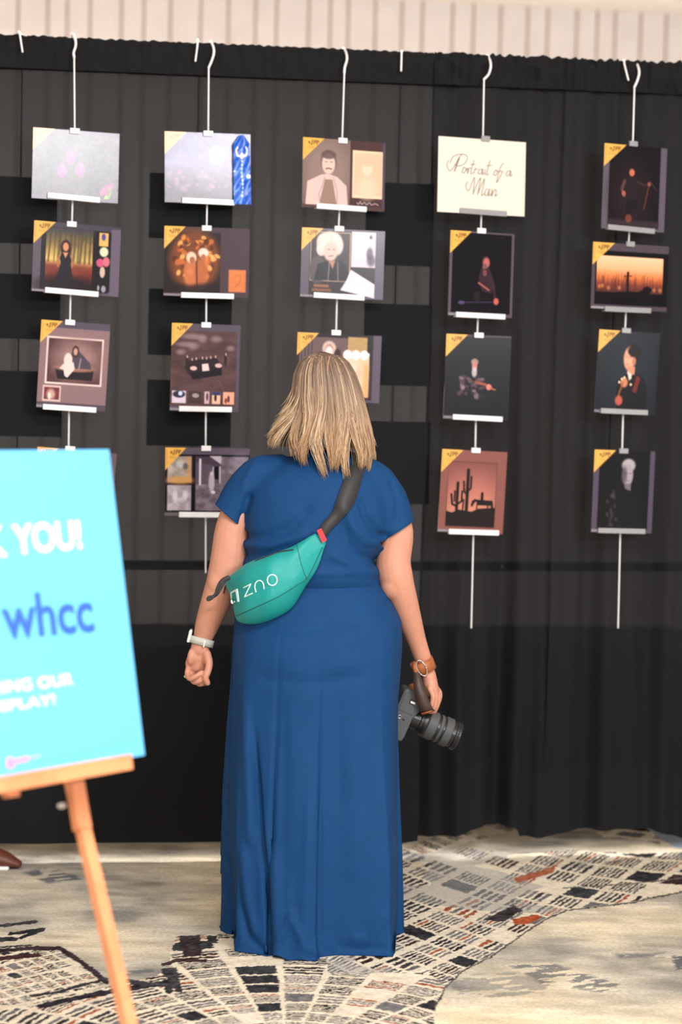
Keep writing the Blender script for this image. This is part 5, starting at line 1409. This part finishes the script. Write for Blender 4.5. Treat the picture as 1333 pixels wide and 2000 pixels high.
# =================================================================== easel and sign
yw, ln_ = math.radians(50), math.radians(11)
SN = np.array([math.sin(yw) * math.cos(ln_), -math.cos(yw) * math.cos(ln_), math.sin(ln_)])
SP0 = P(283, 1475, 4.0)
up = np.array([0, 0, 1.0]) - SN * SN[2]; up /= np.linalg.norm(up); sx = np.cross(up, SN) * -1
if sx[0] < 0: sx = -sx
s2 = lambda x, y, h=0: hit(x, y, SP0 + SN * h, SN)
loc2 = lambda x, y: np.array([(s2(x, y) - SP0) @ sx, (s2(x, y) - SP0) @ up])
sH = loc2(213, 878)[1]; sWid = .66
to3 = lambda u, v, h=0: SP0 + sx * u + up * v + SN * h
m2 = MB(); m2.box(to3(-sWid / 2, sH / 2, -.003), (sWid / 2, sH / 2, .003), [sx, up, SN])
sign = empty('sign_board', SP0, label='light blue sign with white and blue lettering, standing on the wooden easel', category='sign')
mi = [0] * 6
o = mk('board', m2, M_SIGN, parent=sign, smooth=False, mats=[M_SIGN, M_SIGNEDGE], midx=[1, 1, 1, 1, 1, 0])


def text(s, parent, m, pxBL, pxBR, pxTop, name='lettering', bold=.0, rnd=0, **kw):
    cu = bpy.data.curves.new('t', 'FONT'); cu.body = s; cu.offset = bold; cu.resolution_u = 6
    ob = bpy.data.objects.new('t', cu); S.collection.objects.link(ob)
    dg = bpy.context.evaluated_depsgraph_get(); me = bpy.data.meshes.new_from_object(ob.evaluated_get(dg))
    v = np.array([q.co[:] for q in me.vertices]); f = [tuple(p.vertices) for p in me.polygons]
    bpy.data.objects.remove(ob); bpy.data.curves.remove(cu); bpy.data.meshes.remove(me)
    a, b, t = loc2(*pxBL), loc2(*pxBR), loc2(*pxTop)
    x0, x1 = v[:, 0].min(), v[:, 0].max(); y0, y1 = v[:, 1].min(), v[:, 1].max()
    u = (v[:, 0] - x0) / (x1 - x0); w_ = (v[:, 1] - y0) / (y1 - y0)
    hgt = t[1] - (a[1] + (b[1] - a[1]) * (t[0] - a[0]) / (b[0] - a[0]))
    V_ = np.array([to3(a[0] + (b[0] - a[0]) * uu, a[1] + (b[1] - a[1]) * uu + hgt * ww, .0006) for uu, ww in zip(u, w_)])
    n = len(V_)
    return V_, f, name, m, kw


def puttext(items, m, name, **kw):
    mm = MB()
    for it in items: mm.add(it[0], it[1])
    return mk(name, mm, m, parent=sign, smooth=False, **kw)


T1 = text('YOU!', sign, M_LETW, (28, 1084), (161, 1072), (100, 1019), bold=.022)
yb = lambda x: 1084 + (28 - x) * .095
T0 = text('THANK', sign, M_LETW, (-230, 1111), (15, 1086), (0, 1026), bold=.022)
T3 = text('SPONSORING OUR', sign, M_LETW, (-150, 1372), (143, 1337), (140, 1315), bold=.012)
T4 = text('PRINT DISPLAY!', sign, M_LETW, (-160, 1412), (108, 1375), (104, 1356), bold=.012)
for T_ in (T0, T1, T3, T4): puttext([T_], M_LETW, 'lettering', label='white lettering')
T2 = text('whcc', sign, M_LETB, (8, 1251), (186, 1235), (72, 1157), bold=.022)
puttext([T2], M_LETB, 'lettering', label='royal blue lettering')
m2 = MB()
cpk = loc2(20, 1490)
ring = [to3(cpk[0] + .0105 * math.cos(t), cpk[1] + .0105 * math.sin(t), .001) for t in np.linspace(0, 2 * math.pi, 24, endpoint=False)]
m2.add(ring, [tuple(range(24))])
a, b = loc2(29, 1487), loc2(56, 1481); m2.add([to3(a[0], a[1] - .004, .001), to3(b[0], b[1] - .004, .001), to3(b[0], b[1] + .004, .001), to3(a[0], a[1] + .004, .001)], [(0, 1, 2, 3)])
a, b = loc2(58, 1480), loc2(78, 1476); m2.add([to3(a[0], a[1] - .001, .001), to3(b[0], b[1] - .001, .001), to3(b[0], b[1] + .001, .001), to3(a[0], a[1] + .001, .001)], [(0, 1, 2, 3)])
mk('pink_logo', m2, M_LETP, parent=sign, smooth=False, label='pink round logo with faint writing')

easel = empty('easel', (*G(120, 2000)[:2], 0), label='light wooden easel holding the blue sign, one leg in view', category='easel')
m2 = MB()
l0, l1 = to3(-sWid * 1.02, -.012, .004), s2(242, 1492, .004)
lw = l1 - l0; L2 = np.linalg.norm(lw) / 2; lx = lw / (2 * L2)
hz = np.cross(SN, lx)
m2.box((l0 + l1) / 2 - hz * .0, (L2, .012, .026), [lx, hz, SN])
m2.box((l0 + l1) / 2 + hz * .014 + SN * .024, (L2, .004, .003), [lx, hz, SN])
mk('ledge', m2, M_WOOD, parent=easel, smooth=False, bevel=.002)
# front right leg: from the ledge down and outward to the floor
q0 = s2(128, 1450, -.028); q1 = s2(160, 1640, -.028)
da = P(133, 1520, q0[1]); 
top_ = P(118, 1430, 4.02); bot = P(252, 2000, 3.78); dirv = (bot - top_); 
gl = top_ + dirv * (top_[2] / (top_[2] - bot[2]))
dv = dirv / np.linalg.norm(dirv); sd_ = np.cross(dv, SN); sd_ /= np.linalg.norm(sd_); ld = np.cross(sd_, dv)
m2 = MB(); m2.box((top_ + gl) / 2, (.0135, .010, np.linalg.norm(gl - top_) / 2), [sd_, ld, dv]); mk('leg', m2, M_WOOD, parent=easel, smooth=False, bevel=.0015)
b0, b1 = P(138, 1478, 3.97), P(161, 1620, 3.93); bd = (b1 - b0); bl = np.linalg.norm(bd) / 2; bd /= 2 * bl
m2 = MB(); m2.box((b0 + b1) / 2, (.0175, .010, bl), [np.cross(bd, SN) / np.linalg.norm(np.cross(bd, SN)), ld, bd]); mk('leg_bracket', m2, M_WOOD, parent=easel, smooth=False, bevel=.0015)
m2 = MB(); m2.tube([P(118, 1574, 3.93), P(124, 1573, 3.91)], .006, 10); mk('bolt', m2, M_CHROME, parent=easel)
# mirrored left leg, mast and back leg, beyond the frame's left edge
mid_ = to3(-sWid / 2, 0, -.03)
m2 = MB(); gl2 = np.array([2 * mid_[0] - gl[0], 2 * mid_[1] - gl[1] - .35, 0.0]); tp2 = np.array([2 * mid_[0] - top_[0], 2 * mid_[1] - top_[1], top_[2]]); dv2 = (gl2 - tp2) / np.linalg.norm(gl2 - tp2)
s3 = np.cross(dv2, SN); s3 /= np.linalg.norm(s3)
m2.box((tp2 + gl2) / 2, (.0135, .010, np.linalg.norm(gl2 - tp2) / 2), [s3, np.cross(s3, dv2), dv2]); mk('leg', m2, M_WOOD, parent=easel, smooth=False, bevel=.0015)
m2 = MB(); m2.box(to3(-sWid / 2, sH * .40, -.022), (.0135, sH * .46, .010), [sx, up, SN]); mk('mast', m2, M_WOOD, parent=easel, smooth=False, bevel=.0015)
rl_t = to3(-sWid / 2, sH * .80, -.04); rl_b = np.array([rl_t[0] - SN[0] * .75, rl_t[1] - SN[1] * .75, 0.0]); rd_ = (rl_b - rl_t) / np.linalg.norm(rl_b - rl_t)
s3 = np.cross(rd_, sx); s3 /= np.linalg.norm(s3)
m2 = MB(); m2.box((rl_t + rl_b) / 2, (.0135, .010, np.linalg.norm(rl_b - rl_t) / 2), [sx, s3, rd_]); mk('leg', m2, M_WOOD, parent=easel, smooth=False, bevel=.0015)
m2 = MB(); m2.box(to3(-sWid / 2, .12, -.040), (sWid * .30, .014, .008), [sx, up, SN]); mk('crosspiece', m2, M_WOOD, parent=easel, smooth=False, bevel=.0015)

# brown shoe toe just inside the left edge
shq = G(-14, 1695); sr_ = empty('shoe', (shq[0], shq[1], 0), label='brown shoe toe with pale sole at the left edge, below the drape', category='shoe')
m2 = MB(); m2.tube(smoothpath([shq + [-.16, .02, .05], shq + [-.06, .01, .045], shq + [.03, 0, .030], shq + [.082, -.004, .016]], 20), np.stack([np.interp(np.linspace(0, 1, 20), [0, .6, 1], [.036, .030, .012]), np.interp(np.linspace(0, 1, 20), [0, .6, 1], [.036, .042, .022])], 1), 16); mk('upper', m2, M_SHOE, parent=sr_)
m2 = MB(); m2.box(shq + [-.06, 0, .006], (.115, .038, .006)); mk('sole', m2, M_WHITE, parent=sr_, bevel=.004)
